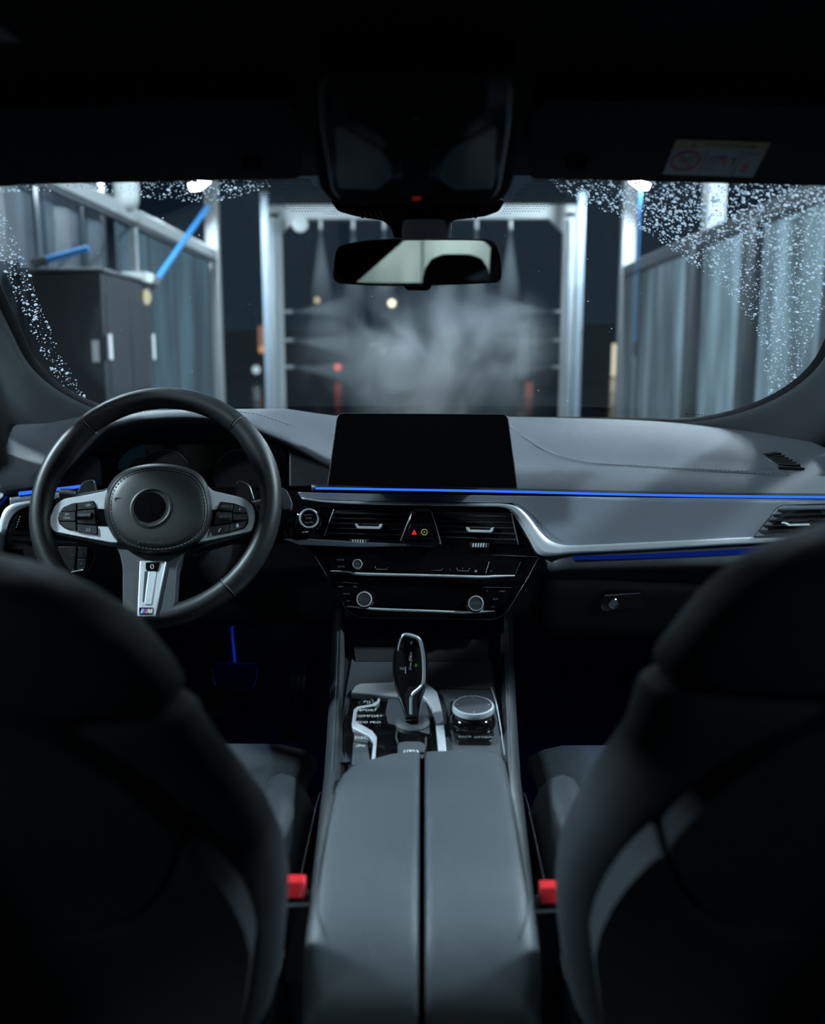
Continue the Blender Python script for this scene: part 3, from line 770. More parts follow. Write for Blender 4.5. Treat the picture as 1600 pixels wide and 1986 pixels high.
# ---- sun visors
VP_ = Pl((0, 1.0, 1.412), (0, -.06, -1))
for nm, pts in (('left', [(-40,207),(552,197),(578,214),(586,336),(578,347),(-40,360)]), ('right', [(1660,205),(1058,197),(1032,214),(1024,336),(1032,347),(1660,362)])):
    c = VP_.at((pts[0][0]+pts[2][0])/2, 280)
    t = empty('sun_visor', c, 'black folded sun visor on the %s' % ('left, without a sticker' if nm == 'left' else 'right, bearing a warning sticker'), 'sun visor', 'sun visors')
    plate('visor_board', rp(pts, 10), VP_, .014, .022, M['headliner'], t, bevel=.008, seg=3)
    h = 490 if nm == 'left' else 1118
    cl = plate('visor_clip', rp([(h-24,326),(h+20,326),(h+24,340),(h-20,342)], 4), VP_, .024, .03, M['headliner'], t, bevel=.003)
    if nm == 'right':
        lab = plate('warning_label', [(1312,271),(1495,277),(1460,344),(1285,338)], VP_, .0152, .001, P('label_white', (.22,.25,.27), .6, var=.05), t)
        def lq(a, b):          # a across 0..1, b down 0..1 on the sticker
            tl, tr, br, bl = V((1312,271)), V((1495,277)), V((1460,344)), V((1285,338))
            q = (tl*(1-a)+tr*a)*(1-b)+(bl*(1-a)+br*a)*b; return (q.x, q.y)
        lp = VP_
        blk = P('label_black', (.02,.02,.02), .6); redp = P('label_red', (.35,.02,.03), .6)
        plate('yellow_band', [lq(0,0), lq(1,0), lq(1,.24), lq(0,.24)], lp, .0156, .0006, P('label_yellow', (.26,.19,.03), .6), lab)
        plate('triangle_mark', [lq(.17,.21), lq(.20,.045), lq(.25,.21)], lp, .016, .0006, blk, lab)
        c0 = lp.at(*lq(.60,.12), .0158); text('lettering', 'WARNING', c0, lp.n, .0080, blk, lab, right=lp.at(*lq(.7,.125), .0158)-lp.at(*lq(.5,.115), .0158))
        def circ(ca, cb, ra, rb, n=20): return [lp.at(*lq(ca+ra*math.cos(2*math.pi*i/n), cb+rb*math.sin(2*math.pi*i/n)), .0160) for i in range(n)]
        ring('ban_ring', circ(.19,.62,.165,.29), circ(.19,.62,.135,.235), (0,0,.0004), redp, lab)
        plate('ban_bar', [lq(.085,.44), lq(.105,.41), lq(.295,.80), lq(.275,.83)], lp, .0162, .0005, redp, lab)
        plate('seat_mark', [lq(.12,.62), lq(.20,.55), lq(.27,.50), lq(.27,.75), lq(.15,.76)], lp, .0160, .0005, P('label_grey', (.18,.2,.22), .6), lab)
        for a_ in (.385, .755): plate('divider', [lq(a_,.26), lq(a_+.008,.26), lq(a_+.008,.98), lq(a_,.98)], lp, .0160, .0005, blk, lab)
        plate('person_mark', [lq(.43,.50), lq(.56,.46), lq(.62,.50), lq(.56,.58), lq(.52,.85), lq(.43,.85)], lp, .0160, .0004, M['printdim'], lab)
        plate('airbag_mark', [lq(.53,.50), lq(.62,.48), lq(.64,.60), lq(.61,.74), lq(.60,.56), lq(.53,.56)], lp, .0163, .0004, redp, lab)
        plate('child_mark', [lq(.68,.50), lq(.72,.47), lq(.73,.66), lq(.69,.70), lq(.70,.60)], lp, .0160, .0004, blk, lab)
        plate('book_mark', [lq(.80,.36), lq(.95,.36), lq(.95,.52), lq(.87,.50), lq(.79,.53)], lp, .0160, .0004, M['printdim'], lab)
        plate('hand_mark', [lq(.83,.66), lq(.88,.60), lq(.90,.75), lq(.87,.90), lq(.82,.85)], lp, .0160, .0004, redp, lab)
# small hook far left on the ceiling
p = V((-.32, .74, 1.452)); t = empty('grab_hook', p, 'small dark hook on the headliner at the upper left', 'hook')
extr('hook_plate', [p+V((-.02,-.03,-.012)), p+V((.012,-.03,-.012)), p+V((.014,.02,-.012)), p+V((-.018,.02,-.012))], (0,0,-.006), M['plastic'], t, bevel=.002)
tube('hook_arm', [p+V((-.01,.0,-.014)), p+V((-.01,-.005,-.026)), p+V((.004,-.005,-.026))], .002, M['plastic'], t, seg=6)

# ---- overhead console
OP = Pl((0, .85, 1.381), (0, -.2, -1))
t = empty('overhead_console', OP.at(806, 280), 'gloss black overhead console with two ribbed reading lamps', 'console')
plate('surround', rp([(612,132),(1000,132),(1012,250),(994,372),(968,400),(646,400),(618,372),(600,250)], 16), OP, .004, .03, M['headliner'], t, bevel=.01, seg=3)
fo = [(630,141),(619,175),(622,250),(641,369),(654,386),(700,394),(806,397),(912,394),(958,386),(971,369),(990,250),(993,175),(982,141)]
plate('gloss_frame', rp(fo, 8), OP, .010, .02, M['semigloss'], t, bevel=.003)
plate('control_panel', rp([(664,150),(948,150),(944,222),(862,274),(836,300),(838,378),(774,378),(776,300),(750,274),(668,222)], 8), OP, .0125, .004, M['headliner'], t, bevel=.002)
lensm = P('ribbed_lamp_lens', (.22,.25,.28), .14, spec=.5)
_b = lensm.node_tree.nodes; _l = lensm.node_tree.links
lens = [(651,252),(658,247),(741,294),(757,319),(758,346),(729,369),(657,366)]
for s in (0, 1):
    q = [(1612-x, y) if s else (x, y) for x, y in lens]
    ln = plate('reading_lamp', rp(q, 5), OP, .0118, .004, lensm, t, bevel=.001)
    # ribs of the lens
    for i in range(17):
        x = 662+i*5.6
        y0 = 252+max(0, (x-658))*.566+4; y0 = y0 if x < 741 else 296+(x-741)*1.5
        y1 = 366 if x < 729 else 369-(x-729)*.8
        xx = [x, x+2.2]
        if s: xx = [1612-v for v in xx]
        r0 = plate('lens_rib', [(xx[0], y0), (xx[1], y0), (xx[1], y1), (xx[0], y1)], OP, .0132, .002, lensm, ln)
    q2 = [(764,313),(776,306),(778,346),(764,350)]; q2 = [(1612-x, y) if s else (x, y) for x, y in q2]
    plate('lamp_button', rp(q2, 3), OP, .0145, .004, M['gloss'], t, bevel=.001)
plate('lens_eye', [(802,229),(809,229),(809,233),(802,233)], OP, .0135, .002, M['plastic_grey'], t)
plate('red_indicator', [(800,384),(816,384),(816,388),(800,388)], OP, .0112, .001, E('indicator_red', (.8,.05,.03), .12), t)

# ---- inside mirror with its foot
MP = Pl(atY(810, 512, 1.27), (-.30, -1, -.06))
MPf = Pl(atY(810, 512, 1.27), (0, -1, -.06))
t = empty('rear_view_mirror', MPf.p, 'frameless black rear-view mirror hanging from the windscreen', 'mirror')
mo = [(648,512),(652,488),(662,476),(700,468),(760,463),(850,462),(925,463),(950,466),(962,475),(970,500),(972,530),(968,545),(950,549),(860,553),(760,555),(670,551),(652,546),(647,536)]
ctr = V((810, 510))
shell = cr(mo, 3, True)
rings = []
for k_, h, z in ((1.0, .004, 0), (1.0, -.006, 0), (.93, -.022, 0), (.72, -.034, 0), (.3, -.040, 0)):
    rings.append([MPf.at(ctr.x+(p.x-ctr.x)*k_, ctr.y+(p.y-ctr.y)*k_, h) for p in shell])
loft('shell', rings, M['gloss'], t, sharp=.9)
gl_ = [V((ctr.x+(p.x-ctr.x)*.972, ctr.y+(p.y-ctr.y)*.93)) for p in shell]
mg = [MPf.at(p.x, p.y, .0046) for p in gl_]
mgo = extr('mirror_glass', mg, MPf.n*(-.001), M['mirror'], t, smooth=False)
plate('adjust_lever', rp([(780,552),(838,551),(834,561),(826,564),(790,563)], 4), MPf, -.004, .012, M['plastic'], t, bevel=.002)
def refl(px, py, Y):
    d = ray(px, py).normalized(); m_ = MPf.at(px, py, .0046); r_ = d-MPf.n*(2*d.dot(MPf.n)); return m_+r_*((Y-m_.y)/r_.y)
op_ = [refl(x, y, -1.0) for x, y in ((690,549),(786,465),(936,464),(952,480),(948,549))]
zc0, zc1 = min(p.z for p in op_), max(p.z for p in op_)
def rear_piece(name, pts, label):
    o = extr(name, [V((x, -1.0, z)) for x, z in pts], (0,-.03,0), M['headliner']); tag(o, label, kind='structure')
bl, tl_, tr_, rr2, br_ = [(p.x, p.z) for p in op_]
rear_piece('trim_6', [(-.8,.97),(bl[0],.97),bl,tl_,(tl_[0],1.46),(-.8,1.46)], 'dark rear pillar trim left of the rear window')
rear_piece('trim_7', [(.8,.97),(br_[0],.97),br_,rr2,tr_,(tr_[0],1.46),(.8,1.46)], 'dark rear pillar trim right of the rear window')
rear_piece('trim_8', [tl_,tr_,(tr_[0],1.46),(tl_[0],1.46)], 'dark roof trim above the rear window')
rear_piece('trim_9', [(bl[0],.97),(br_[0],.97),br_,bl], 'dark parcel shelf edge below the rear window')
o = extr('window_4', [V((p.x, -1.012, p.z)) for p in op_], (0,-.004,0), M['tint']); tag(o, 'rear window seen in the mirror', kind='structure')
hp = refl(885, 540, -.72); hr_ = abs(refl(950, 540, -.72).x-refl(815, 540, -.72).x)/2; ht = refl(885, 490, -.72).z
o = loft('rear_headrest', [[V((hp.x+math.copysign(abs(math.cos(a))**.8, math.cos(a))*hr_*k_, -.72+math.sin(a)*.06*k_, z)) for a in [2*math.pi*j/24 for j in range(24)]] for z, k_ in ((ht-.30,.9),(ht-.22,1),(ht-.10,.98),(ht-.05,.9),(ht-.02,.72),(ht-.005,.4))], M['seatback'], None, loc=(hp.x,-.72,ht-.30)); tag(o, 'round-topped rear headrest reflected in the mirror', 'headrest')
FPn = Pl(atY(810, 440, 1.31), (0, -1, -.25))
plate('sensor_cover', rp([(640,388),(980,388),(968,410),(940,420),(880,428),(866,438),(862,462),(764,462),(758,440),(744,429),(690,420),(655,410)], 7), FPn, 0, .05, M['headliner'], t, bevel=.008, seg=3)
for i in range(5):
    for x0, sl in ((694, -7), (887, 7)):
        x = x0+i*10; plate('cover_slot', [(x, 410), (x+4, 410), (x+4-sl, 424), (x-sl, 424)], FPn, .0006, .002, M['gloss'], t)
rings = []
for i in range(7):
    f = i/6; c = FPn.p.lerp(MPf.p+V((0,.03,.02)), f)+V((0,.015,0)); c.z = atY(810, 425+70*f, 1.3).z
    c.x = .004; c.y = 1.315-.02*f
    rings.append([c+V((math.cos(2*math.pi*j/14)*(.035-.006*f), math.sin(2*math.pi*j/14)*.016, 0)) for j in range(14)])
loft('stalk', rings, M['headliner'], t)

# ================================================================== DASHBOARD
def Yd(x, z): return 1.515-.10*(x/.65)**2-.32*(.98-z)
def D(px, py, off=0.0):
    """sight line meets the curved, raked dash face (off = proud of the face, towards the seats)"""
    Y = 1.5
    for _ in range(12):
        p = atY(px, py, Y); Y = .5*Y+.5*(Yd(p.x, p.z)-off)
    return atY(px, py, Y)
def dplate(name, px, off, depth, mat, parent, **k):
    return extr(name, [D(x, y, off) for x, y in px], (0, depth, 0), mat, parent, **k)
def fine(pts, n):
    """subdivide a pixel outline so that it follows the curved dash"""
    out = []
    for i in range(len(pts)):
        a, b = V(pts[i]), V(pts[(i+1) % len(pts)]); m = max(1, int((b-a).length/n))
        out += [a.lerp(b, k/m) for k in range(m)]
    return [(p.x, p.y) for p in out]
def dsheet(name, top, bot, off, mat, parent, nv=6, thick=.008, **k):
    """curved sheet on the dash face between a top and a bottom pixel line"""
    T = cr([(x, y, 0) for x, y in top], 4); Bt = cr([(x, y, 0) for x, y in bot], 4); n = 60
    def samp(L_, f):
        s = f*(len(L_)-1); i = min(int(s), len(L_)-2); return L_[i].lerp(L_[i+1], s-i)
    fn = lambda a, b: D(*(samp(T, a).lerp(samp(Bt, a), b)).xy, off)
    return grid(name, fn, n, nv, mat, parent, solid=thick, sharp=0, **k)

dash = empty('dashboard', (0, 1.6, .85), 'leather-grained dashboard with blue light line and metal trim', 'dashboard')
# passenger-side top pad
prof = [(.000,.984),(.006,.992),(.020,1.003),(.045,1.016),(.052,1.0175),(.060,1.019),(.09,1.034),(.14,1.050),(.20,1.061),(.28,1.069),(.36,1.073),(.44,1.072)]
def padp(x, i):
    dy, z = prof[i]; y0 = Yd(x, .984)
    back = 2.0-.28*(x/.66)**2
    f = dy/.44; y = y0+(back-y0)*f if f > .15 else y0+dy
    # the pad falls away towards the right end
    z -= .020*max(0, (x-.40)/.26)**2*(1 if i > 4 else .35) if x > .40 else 0
    return V((x, y, z))
nx = 60; vs = []; fs = []
for i in range(len(prof)):
    for k in range(nx+1): vs.append(padp(-.16+.84*k/nx, i))
for i in range(len(prof)-1):
    for k in range(nx): fs.append((i*(nx+1)+k, i*(nx+1)+k+1, (i+1)*(nx+1)+k+1, (i+1)*(nx+1)+k))
pad = mk('top_pad', vs, fs, M['pad'], dash, sharp=0)
# stitched seam on the pad: a raised welt with a thread either side
def pad_hit(px, py):
    d = ray(px, py); best = None
    for k in range(1200):
        y = 1.42+k*.0005; p = CAM+d*(y/d.y)
        y0 = Yd(p.x, .984); back = 2.0-.28*(p.x/.66)**2
        dy = p.y-y0
        if dy < 0: continue
        dd = dy if dy < .066 else .44*dy/(back-y0)
        zz = prof[-1][1]
        for (a, za), (b, zb) in zip(prof, prof[1:]):
            if a <= dd <= b: zz = za+(zb-za)*(dd-a)/(b-a)
        if p.x > .4: zz -= .020*max(0, (p.x-.40)/.26)**2*(1 if dd > .05 else .35)
        if p.z <= zz:
            return V((p.x, p.y, zz))
    return p
seam = [(990,828),(1010,843),(1032,858),(1058,874),(1088,886),(1124,895),(1160,900),(1220,904),(1300,909),(1380,913),(1460,917),(1530,922)]
sq = cr([pad_hit(*p) for p in seam], 4)
tube('seam_welt', [p+V((0,0,.0004)) for p in sq], .0016, M['pad'], pad, seg=6)
def stitches(name, pts, parent, ln=.0045, gap=.0022, r=.00055, off=(0,0,.001), mat=None):
    vs, fs = [], []; acc = 0; on = True; run = 0
    L_ = [V(p)+V(off) for p in pts]; segs = []
    tot = 0; cum = [0]
    for a, b in zip(L_, L_[1:]): tot += (b-a).length; cum.append(tot)
    def pt(s):
        for i in range(len(cum)-1):
            if cum[i+1] >= s: return L_[i].lerp(L_[i+1], (s-cum[i])/max(1e-9, cum[i+1]-cum[i]))
        return L_[-1]
    s = 0
    while s+ln < tot:
        a, b = pt(s), pt(s+ln); d = (b-a).normalized(); sd = d.cross(V((0,0,1)))
        if sd.length < .1: sd = V((1,0,0))
        sd.normalize(); u = sd.cross(d); k = len(vs)
        for q in (a, b): vs += [q+sd*r, q+u*r, q-sd*r, q-u*r]
        for j in range(4): fs.append((k+j, k+(j+1) % 4, k+4+(j+1) % 4, k+4+j))
        s += ln+gap
    o = mk(name, vs, fs, mat or M['thread'], parent, smooth=False); o['kind'] = 'stuff'; return o
stitches('stitching', [p+V((0,.005,.0012)) for p in sq], pad, mat=M['thread_light'])
stitches('stitching', [p-V((0,.005,.001)) for p in sq], pad, mat=M['thread_light'])

# ---- instrument hood on the driver's side
zl = [(-.70,.985),(-.62,1.00),(-.585,1.03),(-.55,1.062),(-.51,1.094),(-.46,1.106),(-.42,1.110),(-.385,1.111),(-.34,1.109),(-.28,1.096),(-.215,1.069),(-.18,1.050),(-.148,1.033),(-.10,1.016)]
def zlip(x):
    for (a, za), (b, zb) in zip(zl, zl[1:]):
        if a <= x <= b: return za+(zb-za)*(x-a)/(b-a)
    return zl[0][1] if x < zl[0][0] else zl[-1][1]
def hood(a, b):
    x = -.70+.56*a; z = zlip(x); i = b*9
    yb = 2.0-.28*(x/.66)**2
    # 0 inner ceiling, 2 lip, 9 glass
    if i < 1: return V((x, 1.66, z-.035))
    if i < 2: return V((x, 1.53, z-.022))
    if i < 3: return V((x, 1.507, z-.012))
    if i < 4: return V((x, 1.512, z))
    f = (i-3)/6; y = 1.512+(yb-1.512)*f
    zr = 1.103-.028*max(0, min(1, (x+.26)/.14))-.02*max(0, min(1, (-.56-x)/.1))
    g_ = min(1, f/.5); g_ = g_*g_*(3-2*g_); zz = z+(zr-z)*g_
    if f > .55: zz = zr+(1.072-zr)*((f-.55)/.45)**1.5
    return V((x, y, zz))
hd = grid('instrument_hood', hood, 56, 9, M['pad'], dash, sharp=0, sub=1)
hl = [hood(a/40, 4/9)+V((0,.012,.0016)) for a in range(8, 40)]
stitches('stitching', hl, hd)
# cavity behind the lip, cluster
extr('cavity_back', [(-.70,1.66,.86),(-.12,1.66,.86)]+[(x, 1.66, zlip(x)-.03) for x in [-.12-.0483*k for k in range(13)]], (0,.02,0), M['plastic'], dash)
extr('hood_cheek', [D(x, y, .0) for x, y in ((560,853),(585,862),(640,896),(645,944),(560,946))], (0,.12,0), M['plastic'], dash, bevel=.004)
extr('hood_cheek', [atY(x, y, 1.55) for x, y in ((60,905),(118,893),(150,862),(196,890),(200,945),(120,950),(30,962))], (0,.13,0), M['plastic'], dash, bevel=.004)
CL = Pl((-.40, 1.635, 1.0), (0, -1, .12))
cl = empty('instrument_cluster', CL.at(330, 900), 'dark instrument cluster with two thin chrome gauge arcs', 'instrument cluster')
plate('display_glass', rp([(170,880),(205,862),(540,862),(560,890),(560,985),(170,985)], 10), CL, 0, .012, M['screen'], cl)
def arc(cx, cy, r, a0, a1, n=24): return [(cx+r*math.cos(R(a0+(a1-a0)*i/n)), cy-r*math.sin(R(a0+(a1-a0)*i/n))) for i in range(n+1)]
tube('gauge_ring', [CL.at(x, y, .004) for x, y in arc(320, 925, 53, 215, 32)], .0011, M['print'], cl, seg=6)
tube('gauge_ring', [CL.at(x, y, .004) for x, y in arc(466, 925, 53, 148, -30)], .0011, M['print'], cl, seg=6)
cm = E('cluster_glow', (.06,.20,.30), .025)
for cx in (320, 466):
    plate('gauge_face', arc(cx, 925, 52, 0, 360, 32)[:-1], CL, .002, .001, P('gauge_face', (.006,.010,.014), .4), cl)
plate('blue_scale', arc(285, 925, 62, 165, 95, 12)+arc(285, 925, 40, 95, 165, 12), CL, .001, .0006, cm, cl)

# ---- the face: decor band, metal edge, light line
dsheet('decor_panel', [(578,955),(700,958),(985,962),(1200,965),(1400,967),(1640,970)], [(585,968),(700,972),(960,976),(1003,984),(1075,1060),(1130,1064),(1640,1045)], .0, M['decor'], dash, nv=10)
# metal edge: follows the vents, sweeps down, runs to the right
mt_top = [(586,966),(640,972),(760,974),(900,977),(975,978),(1003,984),(1024,1002),(1042,1026),(1062,1046),(1085,1056),(1120,1058),(1250,1052),(1400,1045),(1520,1039),(1640,1032)]
mt_bot = [(586,968),(640,976),(760,980),(900,982),(972,984),(992,994),(1008,1016),(1026,1046),(1045,1076),(1075,1078),(1120,1073),(1250,1067),(1400,1058),(1520,1052),(1640,1045)]
dsheet('metal_edge', mt_top, mt_bot, .006, M['alu'], dash, nv=3, thick=.010)
dsheet('light_line', [(612,945),(800,948),(1000,951.5),(1200,956.5),(1400,960),(1640,962.5)], [(612,949),(800,952),(1000,955.8),(1200,960.8),(1400,964.5),(1640,967)], .004, M['blue'], dash, nv=1, thick=.002)
dsheet('light_groove', [(604,940),(800,943),(1000,947),(1200,952),(1400,955.5),(1640,958)], [(604,952),(800,955),(1000,959),(1200,965),(1400,968),(1640,971)], -.001, M['plastic'], dash, nv=1, thick=.004)
dsheet('lower_light_line', [(1110,1079),(1250,1074),(1400,1067),(1560,1058)], [(1110,1086),(1250,1083),(1400,1077),(1560,1068)], .013, M['blue_dim'], dash, nv=1, thick=.002)
# driver's outer end
dsheet('driver_decor', [(20,966),(80,958),(160,950)], [(20,990),(80,980),(160,972)], .0, M['decor'], dash, nv=3)
dsheet('driver_light_line', [(36,954),(64,951),(110,946),(160,940)], [(36,961),(64,957.5),(110,952),(160,945.5)], .004, M['blue'], dash, nv=1, thick=.002)
dsheet('driver_metal_edge', [(-4,1030),(4,1000),(14,985),(30,977),(62,972)], [(10,1040),(16,1015),(26,998),(40,988),(62,980)], .012, M['alu'], dash, nv=2, thick=.010)

# lower dashboard shell (behind the stack and below the metal edge)
lw = [(1.0,.897,-.004),(1.0,.880,.012),(1.0,.864,.024),(1.0,.853,.020),(1.0,.835,-.030),(1.0,.78,-.055),(1.0,.70,-.075),(1.0,.62,-.10),(1.0,.60,-.25)]
def lower(a, b):
    x = -.70+1.40*a; i = min(len(lw)-1, int(round(b*(len(lw)-1)))); _, z, o_ = lw[i]
    # the bulge fades towards the driver's knees
    k = 1 if x > .05 else max(.0, 1-(.05-x)/.2)
    if x < .205 and i < 5: o_ = min(o_, -.010)
    z2 = (z if i < 5 else .835-(.835-z)*.52)+(.03*max(0, (x-.15)/.5) if i < 5 else 0)
    return V((x, Yd(x, .9)-o_*1.0+.012*(1-k), z2))
grid('lower_panel', lower, 60, len(lw)-1, M['leather'], dash, sharp=0, sub=1)
box('dash_core', (-.70, 1.60, .76), (.70, 2.05, .97), M['plastic'], dash)
# glove box lid and its latch
gb = grid('glove_box_lid', lambda a, b: V((.20+.44*a, Yd(.2+.44*a, .9)+.030+.035*b, (.838-.11*b))), 16, 4, M['plastic'], dash, solid=.012, sharp=0)
GP = Pl((.3, 1.486, .82), (0, -1, .10))
lt = plate('glove_box_latch', rp([(1166,1156),(1248,1150),(1246,1178),(1168,1186)], 6), GP, .004, .01, M['rubber'], dash, bevel=.001)
plate('latch_edge', [(1173,1153.5),(1242,1149),(1242,1151.5),(1173,1156.5)], GP, .006, .004, M['chrome'], lt)
lathe('latch_lock', GP.at(1190, 1170, .004), GP.n, [(.0085,0),(.0085,.002),(.0068,.0025),(.0062,.001),(0,.001)], M['chrome'], lt, seg=18)
# passenger-side outer air vent
def vent(name, outline, rows, y0, y1, xl, xr, off, parent, tabx=None, taby=None, frame_mat=None, label=None):
    v_ = dplate(name, fine(outline, 14), off, .012, M['plastic'], parent)
    if label: v_['label'] = label
    for i in range(rows):
        f = (i+.5)/rows
        a0, b0 = xl(f), xr(f); yy0 = y0(f)
        n = 8; q = [D(a0+(b0-a0)*k/n, yy0[0]+(yy0[1]-yy0[0])*k/n, off+.006) for k in range(n+1)]
        band('slat', [p+V((0,.012,.0022)) for p in q], [p+V((0,0,0)) for p in q], (0,.001,-.0016), M['button'], v_)
    return v_
vr = vent('outer_air_vent', [(1462,1040),(1506,985),(1520,979),(1640,976),(1640,1034)], 5, lambda f: (984+52*f, 982+52*f), None, lambda f: 1507-44*f+6, lambda f: 1640, .004, dash)
tube('vent_rim', [D(x, y, .012) for x, y in ((1640,977),(1520,980),(1508,985),(1462,1041),(1640,1033))], .0013, M['chrome'], vr, seg=6)
plate('vent_tab', [(1522,1012),(1532,1016),(1570,1015),(1571,1019),(1530,1020),(1521,1015)], Pl(D(1545,1017,.014), (0,-1,.2)), .004, .012, M['alu'], vr)
extr('vent_sill', [D(x, y, .010) for x, y in ((1500,1043),(1526,1036),(1584,1031),(1580,1037),(1530,1043))], (0,.004,0), M['chrome'], vr)
# demister grille at the right end of the pad
gp = [pad_hit(x, y)+V((0,0,.002)) for x, y in ((1478,884),(1506,879),(1560,912),(1510,910))]
dm = extr('demister_grille', gp, (0,0,-.006), M['gloss'], dash)
tube('rim', gp+[gp[0]], .0013, M['plastic_grey'], dm, seg=5)
for k in range(6):
    f = .15+.14*k; a_, b_ = gp[1].lerp(gp[2], f), gp[0].lerp(gp[3], min(1, f*1.05)); bar('slat', a_+V((0,0,.002)), b_+V((0,0,.002)), .003, .002, M['plastic_grey'], dm)

# ---- centre stack
st = dplate('stack_panel', fine(rp([(575,988),(980,988),(1000,998),(1046,1080),(1024,1120),(984,1186),(955,1202),(705,1198),(672,1182),(602,1064),(548,1047),(556,1010)], [14,4,16,10,6,18,16,18,18,14,10,8]), 20), .002, .02, M['gloss'], dash)
tube('stack_edge', [D(x, y, .003) for x, y in fine([(602,1064),(672,1182),(690,1194),(705,1198),(955,1202),(972,1196),(984,1186),(1024,1120),(1046,1080)], 30)[:-1][:28]], .0009, M['plastic_grey'], st, seg=5)
# left and right centre vents
for nm, o_, xl, xr, y_, tb in (
    ('centre_air_vent', [(650,990),(792,990),(776,1044),(628,1040)], lambda f: 648-20*f, lambda f: 797-22*f, lambda f: (991+48*f, 992+50*f), (690,740,1019)),
    ('centre_air_vent', [(846,992),(990,994),(1006,1056),(856,1050)], lambda f: 842+12*f, lambda f: 992+12*f, lambda f: (994+52*f, 997+56*f), (906,956,1026))):
    vv = vent(nm, o_, 5, y_, None, xl, xr, .005, dash)
    a_, b_, c_ = tb; pl0 = Pl(D((a_+b_)/2, c_, .016), (0,-1,.25))
    plate('vent_tab', rp([(a_-2,c_-4),(a_+4,c_-3),(a_+6,c_+1),(b_-6,c_+2),(b_-2,c_-3),(b_+2,c_-4),(b_,c_+4),(b_-4,c_+7),(a_+4,c_+6),(a_,c_+2)], 1.5), pl0, .002, .010, M['alu'], vv, bevel=.0008)
    # chromed end caps
    e0 = (a_ < 800)
    q = [(648,988),(628,1040)] if e0 else [(991,995),(1005,1056)]
    tube('end_cap', [D(x, y, .012) for x, y in q], .0012, M['plastic_grey'], vv, seg=5)
    x0 = 696 if e0 else 930; y0 = 1051 if e0 else 1058
    th = dplate('thumb_wheel', rp([(x0-20,y0-5),(x0+20,y0-4),(x0+18,y0+5),(x0-17,y0+4)], 2), .010, .006, M['button'], dash, bevel=.0008)
    for i in range(6): dplate('wheel_rib', [(x0-13+i*5, y0-4), (x0-10.6+i*5, y0-4), (x0-11.4+i*5, y0+3), (x0-13.8+i*5, y0+3)], .0115, .002, M['print'] if i < 5 else M['printdim'], th)
# ledge under the left vent
dplate('ledge', [(548,1046),(600,1046),(700,1052),(800,1056),(800,1060),(690,1062),(580,1058)], .012, .012, M['console'], dash, bevel=.003)
# hazard pod
pod = dplate('hazard_pod', rp([(800,990),(836,990),(854,1056),(838,1062),(800,1060),(776,1050)], 4), .020, .02, M['gloss'], dash, bevel=.004)
dplate('hazard_button', rp([(796,1017),(812,1017),(812,1046),(784,1046)], 2), .0225, .003, M['gloss'], pod, bevel=.0006)
dplate('start_stop_button', rp([(815,1017),(832,1017),(842,1046),(815,1046)], 2), .0225, .003, M['gloss'], pod, bevel=.0006)
dplate('warning_triangle', [(803.5,1027),(808.5,1037),(798,1037)], .0240, .0008, M['redlight'], pod)
pc = D(823, 1032, .0242); rr_ = 6.2/F*1.5
lathe('start_stop_ring', pc, (0,-1,.3), [(rr_,0),(rr_,.0006),(rr_*.8,.0006),(rr_*.8,0)], M['yellowgreen'], pod, seg=24, cap=False)
text('start_stop_mark', 'A', pc, (0,-1,.3), .0034, M['yellowgreen'], pod)
for sx in (-1, 1):
    q = [(806-sx*-14 if 0 else 0, 0)]
tube('pod_edge', [D(x, y, .021) for x, y in ((799,992),(788,1020),(777,1049))], .0008, M['plastic_grey'], pod, seg=5)
tube('pod_edge', [D(x, y, .021) for x, y in ((837,992),(846,1020),(855,1055))], .0008, M['plastic_grey'], pod, seg=5)
# start button
SP = Pl(D(599, 1006, .016), (.18, -1, .30))
sb = empty('start_button', SP.p, 'round engine start button with a chrome ring', 'button')
def disc(name, px, py, pl, prof, mat, parent, seg=32): return lathe(name, pl.at(px, py), pl.n, [(r_/F*(pl.at(px, py)-CAM).length, h) for r_, h in prof], mat, parent, seg=seg)
plate('bezel', rp([(574,992),(650,987),(628,1041),(590,1042),(572,1030)], 8), SP, -.006, .012, M['gloss'], sb, bevel=.002)
disc('housing', 599, 1009, SP, [(25,-.008),(25,-.002),(22,0),(20,0)], M['gloss'], sb)
disc('chrome_ring', 599, 1006, SP, [(19.5,-.004),(19.5,.003),(18,.0045),(16.2,.0045),(15.6,.002)], M['alu'], sb)
disc('cap', 599, 1006, SP, [(15.6,.0),(15.6,.0028),(14,.0036),(0,.0036)], M['gloss'], sb)
for s_, yy_, h_ in (('START', 999, 5), ('STOP', 1005.5, 5), ('ENGINE', 1013.5, 4.4)): ptext('lettering', s_, 599, yy_, SP, .0038, h_, M['printdim'], sb)
plate('auto_off_button', rp([(582,1025),(612,1025),(609,1038),(585,1038)], 3), SP, .001, .006, M['gloss'], sb, bevel=.0008)
ptext('icon', 'A OFF', 592, 1032, SP, .0014, 4.5, M['print'], sb)

